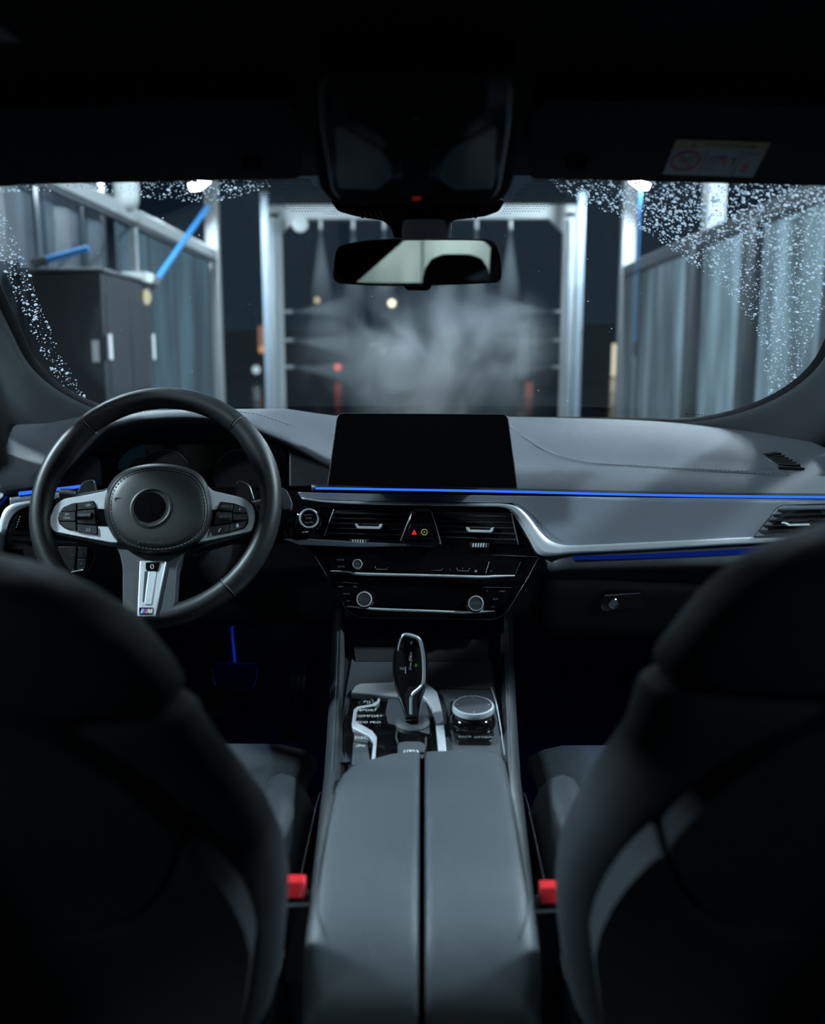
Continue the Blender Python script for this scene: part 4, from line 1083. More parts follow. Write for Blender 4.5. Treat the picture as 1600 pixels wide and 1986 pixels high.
# ---- radio and climate strips
TP = Pl(D(800, 1105, .004), (0, -1, .32))
chr_ = lambda top, bot, off: dsheet('chrome_line', top, bot, off, M['alu'], dash, nv=1, thick=.004)
chr_([(640,1106.5),(676,1107.5),(700,1110.5),(820,1113.5),(930,1116.5),(960,1115.5),(998,1115.5)], [(640,1108.5),(676,1111),(700,1116),(820,1118.5),(930,1121.5),(960,1120.5),(998,1118)], .010)
chr_([(672,1174.5),(700,1177),(740,1179.5),(840,1183),(900,1185.5),(935,1184.5),(959,1184.5)], [(672,1176.5),(700,1180),(740,1184.5),(840,1188),(900,1190.5),(935,1188.5),(959,1186.5)], .010)
def btn(pts, off=.0055, r_=2, name='panel_button', par=None): return dplate(name, rp(pts, r_), off, .006, M['gloss'], par or dash, bevel=.0006)
def dtext(s_, x, y, hpx, par, mat=None, off=.0062):
    p = D(x, y, off); return text('lettering', s_, p, (0,-1,.32), hpx/F*1.5*.72, mat or M['printdim'], par)
b1 = btn([(634,1080),(680,1081),(684,1104),(644,1103)]); dtext('MODE', 660, 1086, 5, b1); dtext('BAND', 662, 1099, 5, b1)
for i, x in enumerate((740, 793, 846, 898)):
    b1 = btn([(x-24,1094),(x+24,1095.5),(x+22,1111),(x-22,1109.5)])
    tube('button_edge', [D(x+dx, y, .0065) for dx, y in ((-13,1098+i),(-10,1104+i),(10,1104.5+i),(13,1099+i))], .0005, M['printdim'], b1, seg=4)
    dtext(str(i*2+1), x-1, 1101+i*.8, 5, b1)
    if i < 3: dtext(str(i*2+2), x+27, 1103+i, 4, dash)
b1 = btn([(950,1088),(1010,1088),(999,1112),(943,1113)]); dtext('<', 953, 1108, 6, b1)
tube('button_edge', [D(949,1089,.0065), D(942,1112,.0065)], .0006, M['plastic_grey'], b1, seg=4)
tube('button_edge', [D(1010,1089,.0065), D(1000,1112,.0065)], .0006, M['plastic_grey'], b1, seg=4)
disc_pts = [(924, 1108)]
dplate('indicator_dot', arc(923, 1108, 2.6, 0, 360, 10)[:-1], .0062, .001, M['printdim'], dash)
def knob(name, px, py, r_, h, label, txt):
    pl0 = Pl(D(px, py, .008), (0, -1, .32)); t0 = empty(name, pl0.p, label, 'knob')
    k = (pl0.p-CAM).length/F*r_
    lathe('collar', pl0.p, pl0.n, [(k*1.22,-.004),(k*1.22,.003),(k*1.08,.005),(k*1.0,.005)], M['gloss'], t0)
    lathe('grip', pl0.p, pl0.n, [(k*1.02,.002),(k*1.02,h*.8),(k*.98,h)], M['darkmetal'], t0)
    lathe('chrome_ring', pl0.p, pl0.n, [(k*1.0,h*.8),(k*1.0,h),(k*.95,h+.0008),(k*.85,h+.0008),(k*.83,h-.001)], M['alu'], t0)
    lathe('cap', pl0.p, pl0.n, [(k*.84,h*.5),(k*.84,h-.0004),(0,h-.0002)], M['button'], t0)
    if txt: text('lettering', txt, pl0.p+pl0.n*(h+.0001), pl0.n, k*.34, M['printdim'], t0)
knob('volume_knob', 694, 1095, 9.5, .012, 'small chrome-ringed volume knob at the left of the button row', 'VOL')
knob('temperature_knob', 707, 1163, 15, .012, 'left chrome-ringed climate knob beside the small display', 'AUTO')
knob('temperature_knob', 922, 1171, 15, .012, 'right chrome-ringed climate knob beside the small display', 'AUTO')
b1 = btn([(642,1128),(696,1131),(690,1150),(662,1172),(650,1160)]); dtext('MAX', 661, 1138, 4.5, b1); dtext('A/C', 689, 1138, 4.5, b1); dtext('FRONT', 672, 1152, 4, b1); dtext('OFF', 676, 1166, 4.5, b1)
tube('button_edge', [D(645,1128.5,.0065), D(695,1131.5,.0065)], .0005, M['plastic_grey'], b1, seg=4)
b1 = btn([(936,1138),(992,1140),(985,1160),(958,1182),(945,1182),(940,1160)]); dtext('SYNC', 974, 1147, 4.5, b1); dtext('REAR', 961, 1162, 4.5, b1); dtext('A/C', 957, 1177, 4.5, b1); dtext('C', 945, 1146, 5, b1)
tube('button_edge', [D(936,1139,.0065), D(992,1140,.0065)], .0005, M['plastic_grey'], b1, seg=4)
b1 = dplate('climate_display', rp([(730,1140),(900,1144),(900,1178),(730,1174)], 3), .0040, .004, M['screen'], dash)
tube('slot_edge', [D(712,1123,.005), D(744,1125,.005)], .0006, M['plastic_grey'], dash, seg=4)

# ---- driver's left vent and light switches
vl = dplate('outer_air_vent', [(12,1040),(30,1000),(70,990),(70,1065),(12,1065)], .004, .012, M['plastic'], dash)
for i in range(4):
    q = [D(x, 1010+i*13+(70-x)*.02, .010) for x in (22, 46, 70)]; band('slat', [p+V((0,.012,.0022)) for p in q], q, (0,.001,-.0016), M['button'], vl)
th = dplate('thumb_wheel', rp([(34,995),(52,986),(44,1028),(26,1030)], 4), .014, .006, M['gloss'], dash, bevel=.001)
for i in range(5): dplate('wheel_mark', [(37.5-i*1.6, 1001+i*5),(39.5-i*1.6, 1001+i*5),(38.8-i*1.6, 1003.5+i*5),(36.8-i*1.6, 1003.5+i*5)], .0155, .002, M['print'], th)
LPn = Pl(atY(140, 1085, 1.40), (.0, -1, .15))
ls = plate('light_switch_panel', rp([(28,1045),(190,1052),(182,1092),(168,1118),(150,1126),(60,1122),(34,1100)], 12), LPn, .0, .02, M['gloss'], dash, bevel=.003)
for q in ([(152,1061),(170,1062),(168,1082),(150,1082)], [(150,1084),(168,1084),(164,1104),(148,1104)], [(112,1060),(148,1060),(144,1106),(116,1106)], [(44,1060),(84,1062),(84,1104),(48,1098)]):
    plate('switch', rp(q, 3), LPn, .003, .006, M['button'], ls, bevel=.0008)
for s_, x, y in (('o', 140, 1065), ('#', 140, 1077), ('-', 140, 1096), ('(', 160, 1074), ('#', 158, 1093), ('o', 63, 1091)): ptext('icon', s_, x, y, LPn, .0034, 6, M['printdim'], ls)
plate('chrome_line', [(138,1108),(161,1104),(161,1106.2),(138,1110.2)], LPn, .004, .003, M['alu'], ls)
plate('chrome_line', [(56,1104),(86,1108.5),(86,1110.5),(56,1106)], LPn, .004, .003, M['alu'], ls)

# ---- infotainment screen
SC = Pl((0, 1.470, .99), (0, -math.cos(R(14)), math.sin(R(14))))
t = empty('infotainment_screen', SC.at(818, 944), 'wide freestanding display, switched off and black', 'screen')
so = rp([(655,802),(984,804),(1004,947),(634,942)], [10,10,2,2])
plate('housing', so, SC, 0, .014, M['plastic'], t, bevel=.0022)
plate('display_glass', rp([(658,804.5),(981,806.5),(1000,945),(638,940)], [8,8,2,2]), SC, .0012, .002, M['screen'], t)
plate('stand', [(700,900),(940,904),(940,935),(700,931)], SC.off(-.016), 0, .05, M['plastic'], t)
tube('bright_rim', [SC.at(p.x, p.y, .0006) for p in rp([(636,938),(655,802),(984,804),(1003,943)], [0,10,10,0])], .0008, M['plastic_grey'], t, seg=5)

# ================================================================== STEERING WHEEL
TL = R(26.5)
WU = V((0, math.sin(TL), math.cos(TL))); WN = V((0, -math.cos(TL), math.sin(TL))); WR = V((1,0,0))
H = atY(303, 978, 1.335)
def W(a, b, c=0): return H+WR*a+WU*b+WN*c
WP = Pl(H, WN)
sw = empty('steering_wheel', H, 'black leather three-spoke steering wheel with satin metal spokes', 'steering wheel')
R0 = .1665; seg_n = 96
def rim_part(name, a0, a1, mat, extra=0.0, n=None):
    n = n or max(4, int(abs(a1-a0)/4)); rings = []
    for i in range(n+1):
        a = R(a0+(a1-a0)*i/n); d = WR*math.cos(a)+WU*math.sin(a)
        # thumb swellings at ten and two, thinner at the bottom
        deg = (a0+(a1-a0)*i/n) % 360
        sw_ = max(0, 1-abs(deg-28)/20)+max(0, 1-abs(deg-152)/20)
        ri = .0155+extra+.0045*sw_; ro = .0155+extra
        ring_ = []
        for j in range(20):
            b = 2*math.pi*j/20; cx_ = math.cos(b); rr = ro if cx_ > 0 else ri
            ring_.append(H+d*(R0+cx_*rr)+WN*(math.sin(b)*(.0175+extra)))
        rings.append(ring_)
    return loft(name, rings, mat, sw, sharp=1.2)
cuts = [(-48,48),(48.7,131.3),(132,228),(228.7,311.3)]
for a0, a1 in cuts: rim_part('rim_leather', a0, a1, M['wheel'])
for a0 in (48.35, 131.65, 228.35, 311.65): rim_part('rim_groove', a0-.5, a0+.5, M['rubber'], -.0012, 2)
for a0 in (47.6, 132.4, 227.6, 312.4):
    a = R(a0); d = WR*math.cos(a)+WU*math.sin(a)
    tube('rim_seam', [H+d*(R0+math.cos(2*math.pi*j/20)*.0158)+WN*math.sin(2*math.pi*j/20)*.0178 for j in range(20)], .0006, M['thread'], sw, closed=True, seg=4)
WL = Pl(W(0,-.080,.004), WN+WU*.20)
def wplate(name, px, c, depth, mat, parent=None, r_=4, **k): return plate(name, rp(px, r_), WP, c, depth, mat, parent or sw, **k)
# dark spoke bodies
wplate('spoke', [(86,1000),(104,966),(150,957),(206,948),(232,925),(232,1062),(210,1060),(150,1046),(98,1036),(86,1026)], -.004, .026, M['plastic'], r_=8, bevel=.006, seg=3)
wplate('spoke', [(366,908),(390,930),(414,952),(478,965),(498,980),(506,1004),(500,1032),(450,1046),(392,1062),(366,1066)], -.004, .026, M['plastic'], r_=8, bevel=.006, seg=3)
plate('spoke', rp([(212,1040),(232,1072),(238,1100),(238,1178),(248,1190),(290,1199),(328,1190),(338,1174),(342,1098),(356,1072),(392,1040)], 10), WL, -.004, .022, M['plastic_grey'], sw, bevel=.008, seg=4)
# satin metal spoke trims
st1 = wplate('spoke_trim', [(95,1006),(107,978),(124,967),(165,960),(205,952),(230,932),(230,1053),(213,1052),(155,1041),(104,1031),(97,1020)], .004, .008, M['alu'], r_=7, bevel=.0025, seg=3)
st2 = wplate('spoke_trim', [(370,912),(388,929),(411,951),(440,958),(477,967),(491,982),(496,1004),(489,1030),(440,1040),(389,1051),(376,1052)], .004, .008, M['alu'], r_=7, bevel=.0025, seg=3)
p1 = wplate('button_pod', [(112,1004),(121,984),(140,976),(182,970.5),(187,986),(208,987),(210,1021),(189,1020),(190,1038),(165,1034),(125,1025),(114,1015)], .0048, .004, M['gloss'], r_=3, bevel=.0008)
p2 = wplate('button_pod', [(427,972.5),(455,976),(476,984),(481,1000),(481,1014),(474,1025),(445,1033),(411,1039),(409,1031),(414,1021),(400,1022),(403,988),(421,988)], .0048, .004, M['gloss'], r_=3, bevel=.0008)
def wbtn(pod_, px, c=.0068, mat=None): return wplate('button', px, c, .004, mat or M['button'], pod_, r_=2, bevel=.0007)
for q in ([(123,983),(147,976),(147,990.5),(116,992)], [(150,975),(181,971.5),(185,985),(150,988.5)], [(113.5,993.5),(146,992),(146,1010),(114.5,1010)], [(150,990.5),(183,987.5),(186,1016),(150,1014)], [(115,1012),(147,1012),(147,1028),(125,1023.5)], [(150,1016.5),(187,1019.5),(188.5,1036),(150,1031)]): wbtn(p1, q)
for q in ([(427.5,974),(450.5,978),(450,990.5),(424,988)], [(452.5,978.5),(474,984),(478.5,994),(451.5,993.5)], [(451.5,996),(479.5,996.5),(480,1007.5),(451.5,1009)], [(446,1016),(479,1010),(473,1023),(445,1031.5)], [(413,1021.5),(444,1016.5),(443,1032),(411,1037.5)], [(420,992),(449.5,993.5),(448.5,1012.5),(415,1017.5)]): wbtn(p2, q)
# thumb rollers
for pp, (x, y) in ((p1, (165,1001)), (p2, (437,1003.5))):
    c_ = WP.at(x, y, .007); a_, b_ = WP.at(x-13 if pp is p1 else x-11, y, .007), WP.at(x+13 if pp is p1 else x+11, y, .007)
    tube('roller', [a_, b_], .0055, M['darkmetal'], pp, seg=14)
def wtext(s_, x, y, h_, par, mat=None): return ptext('lettering', s_, x, y, WP, .0071, h_, mat or M['print'], par)
wtext('RES', 130, 997.5, 5, p1); wtext('CNCL', 130, 1004.5, 5, p1); wtext('+', 165, 991.5, 5, p1); wtext('-', 163, 1013, 6, p1)
wtext('LIM', 171, 980, 6, p1); wtext('[-]', 171, 1027, 7, p1)
wtext('MENU', 438, 982.5, 6, p2, M['printdim']); wtext('+', 465, 988, 8, p2); wtext('-', 465, 1001, 9, p2)
# phone and voice marks
tube('phone_mark', [WP.at(x, y, .0072) for x, y in ((423.5,1031.5),(425,1027.5),(428.5,1025.2))], .0008, M['print'], p2, seg=6)
wplate('voice_mark', [(460,1014.5),(463,1018),(462.5,1023),(458.5,1023),(458,1019)], .0074, .001, M['print'], p2, r_=1)
# airbag cover
hub = [(207,988),(210,960),(222,935),(244,917),(275,907),(310,904),(345,908),(378,920),(398,945),(406,980),(404,1012),(392,1038),(370,1056),(335,1068),(300,1071),(262,1065),(232,1048),(213,1018)]
hs = cr([(x, y, 0) for x, y in hub], 3, True); hc = V((305, 987))
rings = []
for k_, h in ((1.06, -.012), (1.05, .006), (1.0, .014), (.93, .0185), (.80, .0215), (.55, .0235), (.30, .0240)):
    rings.append([WP.at(hc.x+(p.x-hc.x)*k_, hc.y+(p.y-hc.y)*k_, h) for p in hs])
air = loft('airbag_cover', rings, M['wheel'], sw, sharp=1.2)
tube('cover_welt', [WP.at(hc.x+(p.x-hc.x)*.965, hc.y+(p.y-hc.y)*.965, .0172) for p in hs], .0008, M['rubber'], air, closed=True, seg=5)
stitches('stitching', [WP.at(hc.x+(p.x-hc.x)*.93, hc.y+(p.y-hc.y)*.93, .0192) for p in hs]+[WP.at(hc.x+(hs[0].x-hc.x)*.93, hc.y+(hs[0].y-hc.y)*.93, .0192)], air, ln=.0035, gap=.002, off=(0,-.0003,0))
# plain dark centre roundel in its dished ring
ec = WP.at(293, 985, .0235); ek = 38/F*(ec-CAM).length
lathe('roundel_ring', ec, WN, [(ek*1.06,-.003),(ek*1.04,.0012),(ek*.96,.0022),(ek*.88,.001),(ek*.84,-.001)], M['plastic'], air, seg=40)
lathe('roundel', ec, WN, [(ek*.86,-.002),(ek*.85,.0002),(ek*.5,.0012),(0,.0016)], M['gloss'], air, seg=40)
wtext_ = text('lettering', 'AIRBAG', WP.at(291, 1050, .0215), WN, .0072, M['plastic'], air)
for x, sx in ((228, 1), (362, -1)):
    tube('horn_mark', [WP.at(x-6*sx, 970, .0215), WP.at(x-6*sx, 966, .0215), WP.at(x+6*sx, 966, .0218)], .0007, M['rubber'], air, seg=5)
def lplate(name, px, c, depth, mat, parent=None, r_=4, **k): return plate(name, rp(px, r_), WL, c, depth, mat, parent or sw, **k)
# lower spoke insert with lock button and badge
ins = lplate('spoke_trim', [(271,1087),(322,1087),(300,1195),(266,1195)], .000, .008, M['alu'], r_=3, bevel=.0012)
lplate('groove', [(280.5,1108),(287,1108),(279,1168),(276.5,1168)], .0003, .0008, M['darkmetal'], ins, r_=2)
lplate('centre_rib', [(288,1108),(302,1108),(293,1172),(280,1172)], .0016, .002, M['alu'], ins, r_=2, bevel=.0006)
lb = lplate('lock_button', [(282,1090),(311,1090),(306,1108),(286,1108),(282,1104)], .0016, .004, M['gloss'], ins, r_=3, bevel=.0008)
tube('lock_mark', [WL.at(295+3*math.cos(2*math.pi*i/10), 1099+4*math.sin(2*math.pi*i/10), .002) for i in range(10)], .0005, M['print'], lb, closed=True, seg=4)
bd = lplate('badge', [(270,1178),(297,1178),(295.5,1191.5),(270,1191.5)], .0010, .002, M['gloss'], ins, r_=1.5)
for x, mt in ((272.5, P('badge_light_blue', (.30,.45,.75), .4)), (277, P('badge_dark_blue', (.07,.09,.40), .4)), (281.5, P('badge_red', (.65,.06,.07), .4))):
    lplate('badge_stripe', [(x+2.6,1180.5),(x+6.6,1180.5),(x+3.2,1189.5),(x-.8,1189.5)], .0014, .0008, mt, bd, r_=0)
lplate('badge_letter', [(287.6,1180.5),(290.2,1180.5),(290.6,1185.5),(293.4,1180.5),(296,1180.5),(294.6,1189.5),(292.2,1189.5),(292.9,1184.6),(290,1189.5),(288.2,1189.5),(288,1184.6),(285.2,1189.5),(283,1189.5)], .0014, .0008, M['print'], bd, r_=0)
# shift paddles
for q in ([(146,968),(150,955),(159,938),(168,933),(180,931),(184,935),(189,968)], [(458,970),(459,936),(463,932),(478,937),(485,945),(493,970)]):
    pd = wplate('shift_paddle', q, -.026, .005, M['plastic_grey'], r_=4, bevel=.0012)
    qq = q[1:6] if q[0][0] < 300 else q[1:6]
    tube('paddle_edge', [WP.at(x, y, -.0255) for x, y in rp(qq, 3)], .0008, M['alu'], pd, seg=5)
# column shroud and stalks
rings = []
for i in range(6):
    f = i/5; c = H-WN*(.02+.20*f)+WU*(-.01-.0*f)
    rings.append([c+WR*math.cos(2*math.pi*j/20)*(.062+.02*f)+WU*math.sin(2*math.pi*j/20)*(.052+.03*f) for j in range(20)])
cs = empty('steering_column', H-WN*.2, 'black steering column shroud behind the wheel', 'steering column')
loft('shroud', rings, M['plastic'], cs)
for s_, q, nm in ((1, [(470,985),(520,975),(548,966),(560,972)], 'right'), (-1, [(150,960),(135,957),(118,957)], 'left')):
    pts = [WP.at(x, y, -.045) for x, y in q]
    sk = empty('column_stalk', pts[0], '%s control stalk behind the steering wheel' % ('grey-tipped right' if s_ > 0 else 'black left'), 'stalk')
    tube('arm', pts, .0075, M['plastic'], sk, seg=10)
    if s_ > 0: plate('tip', rp([(545,944),(556,950),(566,972),(563,986),(548,990)], 5), WP.off(-.045), .008, .016, M['plastic_grey'], sk, bevel=.003)
    else:
        plate('tip', rp([(113,949),(156,949),(157,968),(116,964)], 4), WP.off(-.045), .006, .012, M['gloss'], sk, bevel=.003)
        ptext('icon', '*', 118, 957, WP.off(-.045), .0064, 8, M['printdim'], sk); ptext('icon', 'o', 126, 957, WP.off(-.045), .0064, 7, M['printdim'], sk)

# ================================================================== CENTRE CONSOLE
CP = Pl((0, 1.14, .692), (0, -.1052, .9945))
con = empty('centre_console', (0, 1.2, .3), 'dark centre console with gloss switch panel and metal trims', 'console')
def xo_(y): return .116+.028*max(0, (y-1.08)/.42)
def czl(y): return .692+(y-1.14)*.1058
loft('body', [[V((x*(xo_(y)-.004), y, z)) for x, z in ((-1,.30),(-1,czl(y)-.012),(-.9,czl(y)-.004),(.9,czl(y)-.004),(1,czl(y)-.012),(1,.30))] for y in (1.03, 1.1, 1.2, 1.46)], M['plastic'], con, sharp=.6)
plate('top_plate', [(682,1275),(950,1275),(984,1470),(648,1478)], CP, .0, .006, M['console'], con, bevel=.001)
# tray in front, rising to the stack
extr('front_tray', [CP.at(690,1282,.001), CP.at(944,1282,.001), atY(948,1240,1.47), atY(684,1240,1.47)], (0,.01,-.02), M['plastic'], con)
tube('plate_step', [CP.at(845,1334,.001), CP.at(955,1336,.001)], .0010, M['plastic_grey'], con, seg=4)
tube('edge_line', [CP.at(953,1334,.001), CP.at(962,1362,.001), CP.at(980,1466,.001)], .0012, M['alu'], con, seg=5)
# padded side rails with stitching
for s in (-1, 1):
    rings = []
    for i in range(13):
        f = i/12; y = .88+.64*f; zz = czl(y)+.006-.06*max(0, (1.06-y)/.18)+.022*max(0, (y-1.25)/.25)+(.06*max(0, (y-1.42)/.1))
        xo = xo_(y); rings.append([V((s*x, y, z)) for x, z in ((xo-.016, zz-.05),(xo-.015, zz-.006),(xo-.010, zz+.003),(xo-.001, zz),(xo+.005, zz-.012),(xo+.008, zz-.12),(xo-.005, zz-.14))])
    rl = loft('side_rail', rings, M['leather'], con, sharp=1.0)
    stitches('stitching', [V((s*(xo_(y)-.005), y, czl(y)+.0095+.022*max(0, (y-1.25)/.25)+.06*max(0, (y-1.42)/.1))) for y in [1.08+.44*i/12 for i in range(13)]], rl)
# metal frame of the selector field
fr_ = cr([(676,1346,0),(683,1333,0),(696,1326,0),(730,1323,0),(768,1322,0)], 3)
plate('metal_frame', [(680,1342),(688,1330),(698,1325),(770,1322),(800,1324),(800,1352),(768,1350),(684,1343)], CP, .008, .008, M['alu'], con, bevel=.002)
plate('metal_frame', rp([(818,1324),(832,1327),(848,1341),(856,1370),(862,1410),(866,1456),(850,1456),(846,1412),(838,1372),(824,1352),(808,1350)], 4), CP, .008, .008, M['alu'], con, bevel=.002)
sp_ = plate('selector_panel', rp([(684,1344),(800,1352),(822,1352),(838,1372),(848,1412),(850,1470),(790,1480),(682,1484),(668,1452),(668,1400)], 5), CP, .003, .006, M['gloss'], con, bevel=.0006)
# zig-zag metal trim between the switches
zz = [(734,1352),(732,1360),(722,1366),(694,1371),(687,1378),(684,1404),(692,1412),(716,1424),(725,1434),(722,1478)]
zo = [(737,1354),(736,1362),(727,1369),(698,1374),(692,1380),(690,1398),(699,1404),(722,1417),(731,1429),(727,1478)]
zi = [(733,1354),(731,1360),(722,1365),(693,1370),(686,1376),(682,1404),(684,1411),(716,1427),(724,1438),(720,1478)]
plate('zigzag_trim', zo+zi[::-1], CP, .0065, .005, M['alu'], con, bevel=.0006)
def cbtn(px, h=.0052, mat=None): return plate('switch', rp(px, 2), CP, h, .004, mat or M['button'], con, bevel=.0007)
b1 = cbtn([(694,1360),(730,1352),(731,1358),(724,1364),(692,1370)], mat=M['gloss']); ptext('icon', 'P))', 712, 1361.5, CP, .0055, 6, M['print'], con)
b1 = cbtn([(695,1376),(727,1370),(727,1382),(695,1384)], mat=M['gloss']); ptext('lettering', 'SPORT', 714, 1377.5, CP, .0055, 5.5, M['print'], con)
b1 = cbtn([(695,1385),(727,1383.5),(727,1394),(695,1395)], mat=M['gloss']); ptext('lettering', 'COMFORT', 715, 1389, CP, .0055, 5.5, M['print'], con)
b1 = cbtn([(697,1396),(727,1395.5),(727,1408),(713,1408)], mat=M['gloss']); ptext('lettering', 'ECO PRO', 715, 1401, CP, .0055, 5.5, M['print'], con)
b1 = cbtn([(687,1417),(716,1430),(712,1441),(686,1437)], mat=M['console']); ptext('lettering', 'DSC', 701, 1431, CP, .0056, 7, M['print'], con)
b1 = cbtn([(685,1439),(712,1443),(719,1482),(682,1484)], mat=M['console']); ptext('icon', '/P=', 699, 1447, CP, .0056, 7, M['print'], con)
# gaiter plate and lower recess
plate('gaiter_plate', rp([(753,1353),(822,1358),(830,1372),(834,1424),(800,1414),(752,1402),(748,1380)], 5), CP, .0045, .004, M['console'], con, bevel=.001)
plate('gaiter_rim', rp([(750,1350),(824,1355),(833,1370),(837,1427),(800,1417),(749,1404),(745,1380)], 5), CP, .0040, .004, M['gloss'], con, bevel=.001)
pb = plate('parking_brake_switch', rp([(771,1440),(786,1437),(812,1437),(824,1441),(824,1470),(771,1470)], 4), CP, .012, .014, M['console'], con, bevel=.002)
ptext('icon', '((P))', 797, 1458, CP, .0122, 9, P('lit_print', (.8,.82,.84), .5, var=.02), pb)
for q in ([(770,1416),(768,1430),(772,1442)], [(826,1430),(826,1440),(824,1455)]): tube('recess_edge', [CP.at(x, y, .006) for x, y in q], .0012, M['plastic_grey'], con, seg=5)

# ---- gear selector
gc = CP.at(799, 1400, .004)
gs = empty('gear_selector', gc, 'gloss black gear selector lever with satin metal edge', 'gear lever')
lathe('gaiter_ring', CP.at(800, 1403, .004), CP.n, [(.024,-.002),(.0235,.002),(.019,.005),(.013,.006)], M['console'], gs, seg=28)
gy = gc.y-.004
GF = Pl((0, gc.y, gc.z+.06), (0, -1, .18))
lev = [(786,1400),(783,1385),(774,1358),(765,1330),(761,1300),(763,1268),(770,1243),(779,1230),(788,1226),(800,1229),(813,1234),(822,1246),(828,1272),(830,1302),(827,1332),(819,1356),(814,1385),(813,1400)]
ls_ = cr([(x, y, 0) for x, y in lev], 3); lc = V((797, 1310))
rings = []
for k_, h in ((.80, .013), (.95, .010), (1.0, .003), (1.0, -.008), (.90, -.016), (.62, -.020)):
    rings.append([GF.at(lc.x+(p.x-lc.x)*k_, (lc.y+(p.y-lc.y)*(.5+.5*k_ if p.y > 1370 else k_)), h) for p in ls_])
loft('lever', rings, M['gloss'], gs, sharp=1.0)
# metal edge running over the top and down the right flank
me_ = cr([(772,1262,0),(776,1244,0),(782,1232,0),(790,1231,0),(802,1234,0),(812,1239,0),(817,1250,0),(821,1275,0),(822,1305,0),(820,1325,0),(812,1336,0),(801,1345,0),(797,1356,0),(797,1385,0)], 3)
tube('metal_edge', [GF.at(p.x, p.y, .0120) for p in me_], [.0009+.0014*min(1, max(0, (i-2)/8)) for i in range(len(me_))], M['alu'], gs, seg=8)
def gtext(s_, x, y, h_, mat=None): return ptext('lettering', s_, x, y, GF, .0132, h_, mat or M['print'], gs)
gtext('P', 798, 1247.5, 8); gtext('R', 797.5, 1267.5, 6.5); gtext('N', 797, 1281, 6.5); gtext('D', 795.5, 1297, 6.5); gtext('M/S', 780, 1297, 6); gtext('D', 807, 1290.5, 7, M['green'])
tube('gate_line', [GF.at(797.5,1271,.0132), GF.at(797,1277,.0132)], .0004, M['print'], gs, seg=4); tube('gate_line', [GF.at(797,1285,.0132), GF.at(796,1293,.0132)], .0004, M['print'], gs, seg=4)
tube('gate_line', [GF.at(786.5,1293,.0132), GF.at(786.5,1306,.0132)], .0004, M['print'], gs, seg=4)
plate('park_button', rp([(786,1238),(808,1240),(810,1258),(788,1256)], 3), GF, .0129, .001, M['gloss'], gs, bevel=.0003)

# ---- rotary controller
rc = CP.at(917, 1402, .0)
rt = empty('rotary_controller', rc, 'round touch-top rotary controller on a gloss base', 'controller')
plate('base', rp([(873,1362),(880,1354),(905,1350),(938,1352),(950,1358),(958,1395),(958,1432),(952,1438),(888,1437),(882,1430),(872,1390)], 5), CP, .006, .008, M['gloss'], rt, bevel=.0015)
kb = V(CP.at(917, 1400, .006)); kk = .0285
lathe('skirt', kb, CP.n, [(kk*1.12,0),(kk*1.10,.004),(kk*1.0,.009),(kk*.92,.011)], M['gloss'], rt, seg=40)
lathe('grip', kb, CP.n, [(kk*.92,.010),(kk*.90,.018),(kk*.99,.020)], M['rubber'], rt, seg=40)
lathe('chrome_ring', kb, CP.n, [(kk*1.0,.018),(kk*1.02,.022),(kk*.98,.0252),(kk*.90,.0258),(kk*.89,.0245)], M['alu'], rt, seg=40)
lathe('touch_pad', kb, CP.n, [(kk*.90,.020),(kk*.90,.0248),(kk*.6,.0252),(0,.0253)], M['console'], rt, seg=40)
for a in (0, 90, 180, 270):
    p = kb+CP.n*.0256+V((1,0,0))*kk*.74*math.cos(R(a))+CP.n.cross(V((1,0,0)))*kk*.74*math.sin(R(a))
    lathe('direction_mark', p, CP.n, [(.0011,0),(.0011,.0003),(0,.0003)], M['print'], rt, seg=6)
for s_, x, y in (('MEDIA', 886, 1358), ('BACK', 902, 1429), ('OPTION', 938, 1430)): ptext('lettering', s_, x, y, CP, .0064, 5, M['printdim'], rt)
for x in (900, 921): plate('key_divider', [(x,1349),(x+1.6,1349),(x+1.8,1357),(x+.2,1357)], CP, .0067, .002, M['alu'], rt)

# ---- armrest: two lids with a gap between them
ar = empty('armrest', (0, .95, .55), 'padded grey-black leather armrest split into two lids', 'armrest')
def lid(s):
    xs = [.0028,.0032,.0044,.0066,.012,.04,.065,.085,.094,.100,.1035,.105]
    dz = [.014,.006,.002,.0006,0,-.001,-.001,0,.001,.004,.009,.018]
    rings = []
    for x, d in zip(xs, dz):
        f = x/.105
        yf = 1.130-(.075*max(0, f-.12)**1.4+.05*max(0, (f-.80)/.2)**2 if s < 0 else .012*max(0, (f-.7)/.3)**2)
        yb = .738-.004*f+.006*max(0, (f-.85)/.15)**2
        z1 = .706-d
        pr = []
        # front rounded edge, top, rear roll-off, underside
        for a in (0, 30, 60, 90): pr.append((yf-.012+.012*math.cos(R(a)), z1-.014+.014*math.sin(R(a))))
        for g_ in (.2,.4,.6,.8): pr.append((yf-.012+(yb+.075-yf+.012)*g_, z1+.004*math.sin(math.pi*g_)))
        for a in (90, 70, 50, 30, 10, -10): pr.append((yb+.075-.085*math.cos(R(a)), z1-.075+.075*math.sin(R(a))))
        pr += [(yb+.03, z1-.11), (yf-.02, z1-.06)]
        rings.append([V((s*x, y, z)) for y, z in pr])
    return loft('lid', rings, M['armleather'], ar, sharp=1.1)
for s in (-1, 1):
    l_ = lid(s)
    e = [V((s*.1000, y, .7035+.003*math.sin(math.pi*(1.02-y)/.25))) for y in [1.01-.25*i/14 for i in range(15)]]
    tube('lid_seam', e, .0008, M['rubber'], l_, seg=5)
lathe('hinge_pin', (0, 1.122, .700), (0,-.3,1), [(.003,-.004),(.003,.003),(0,.004)], M['chrome'], ar, seg=12)
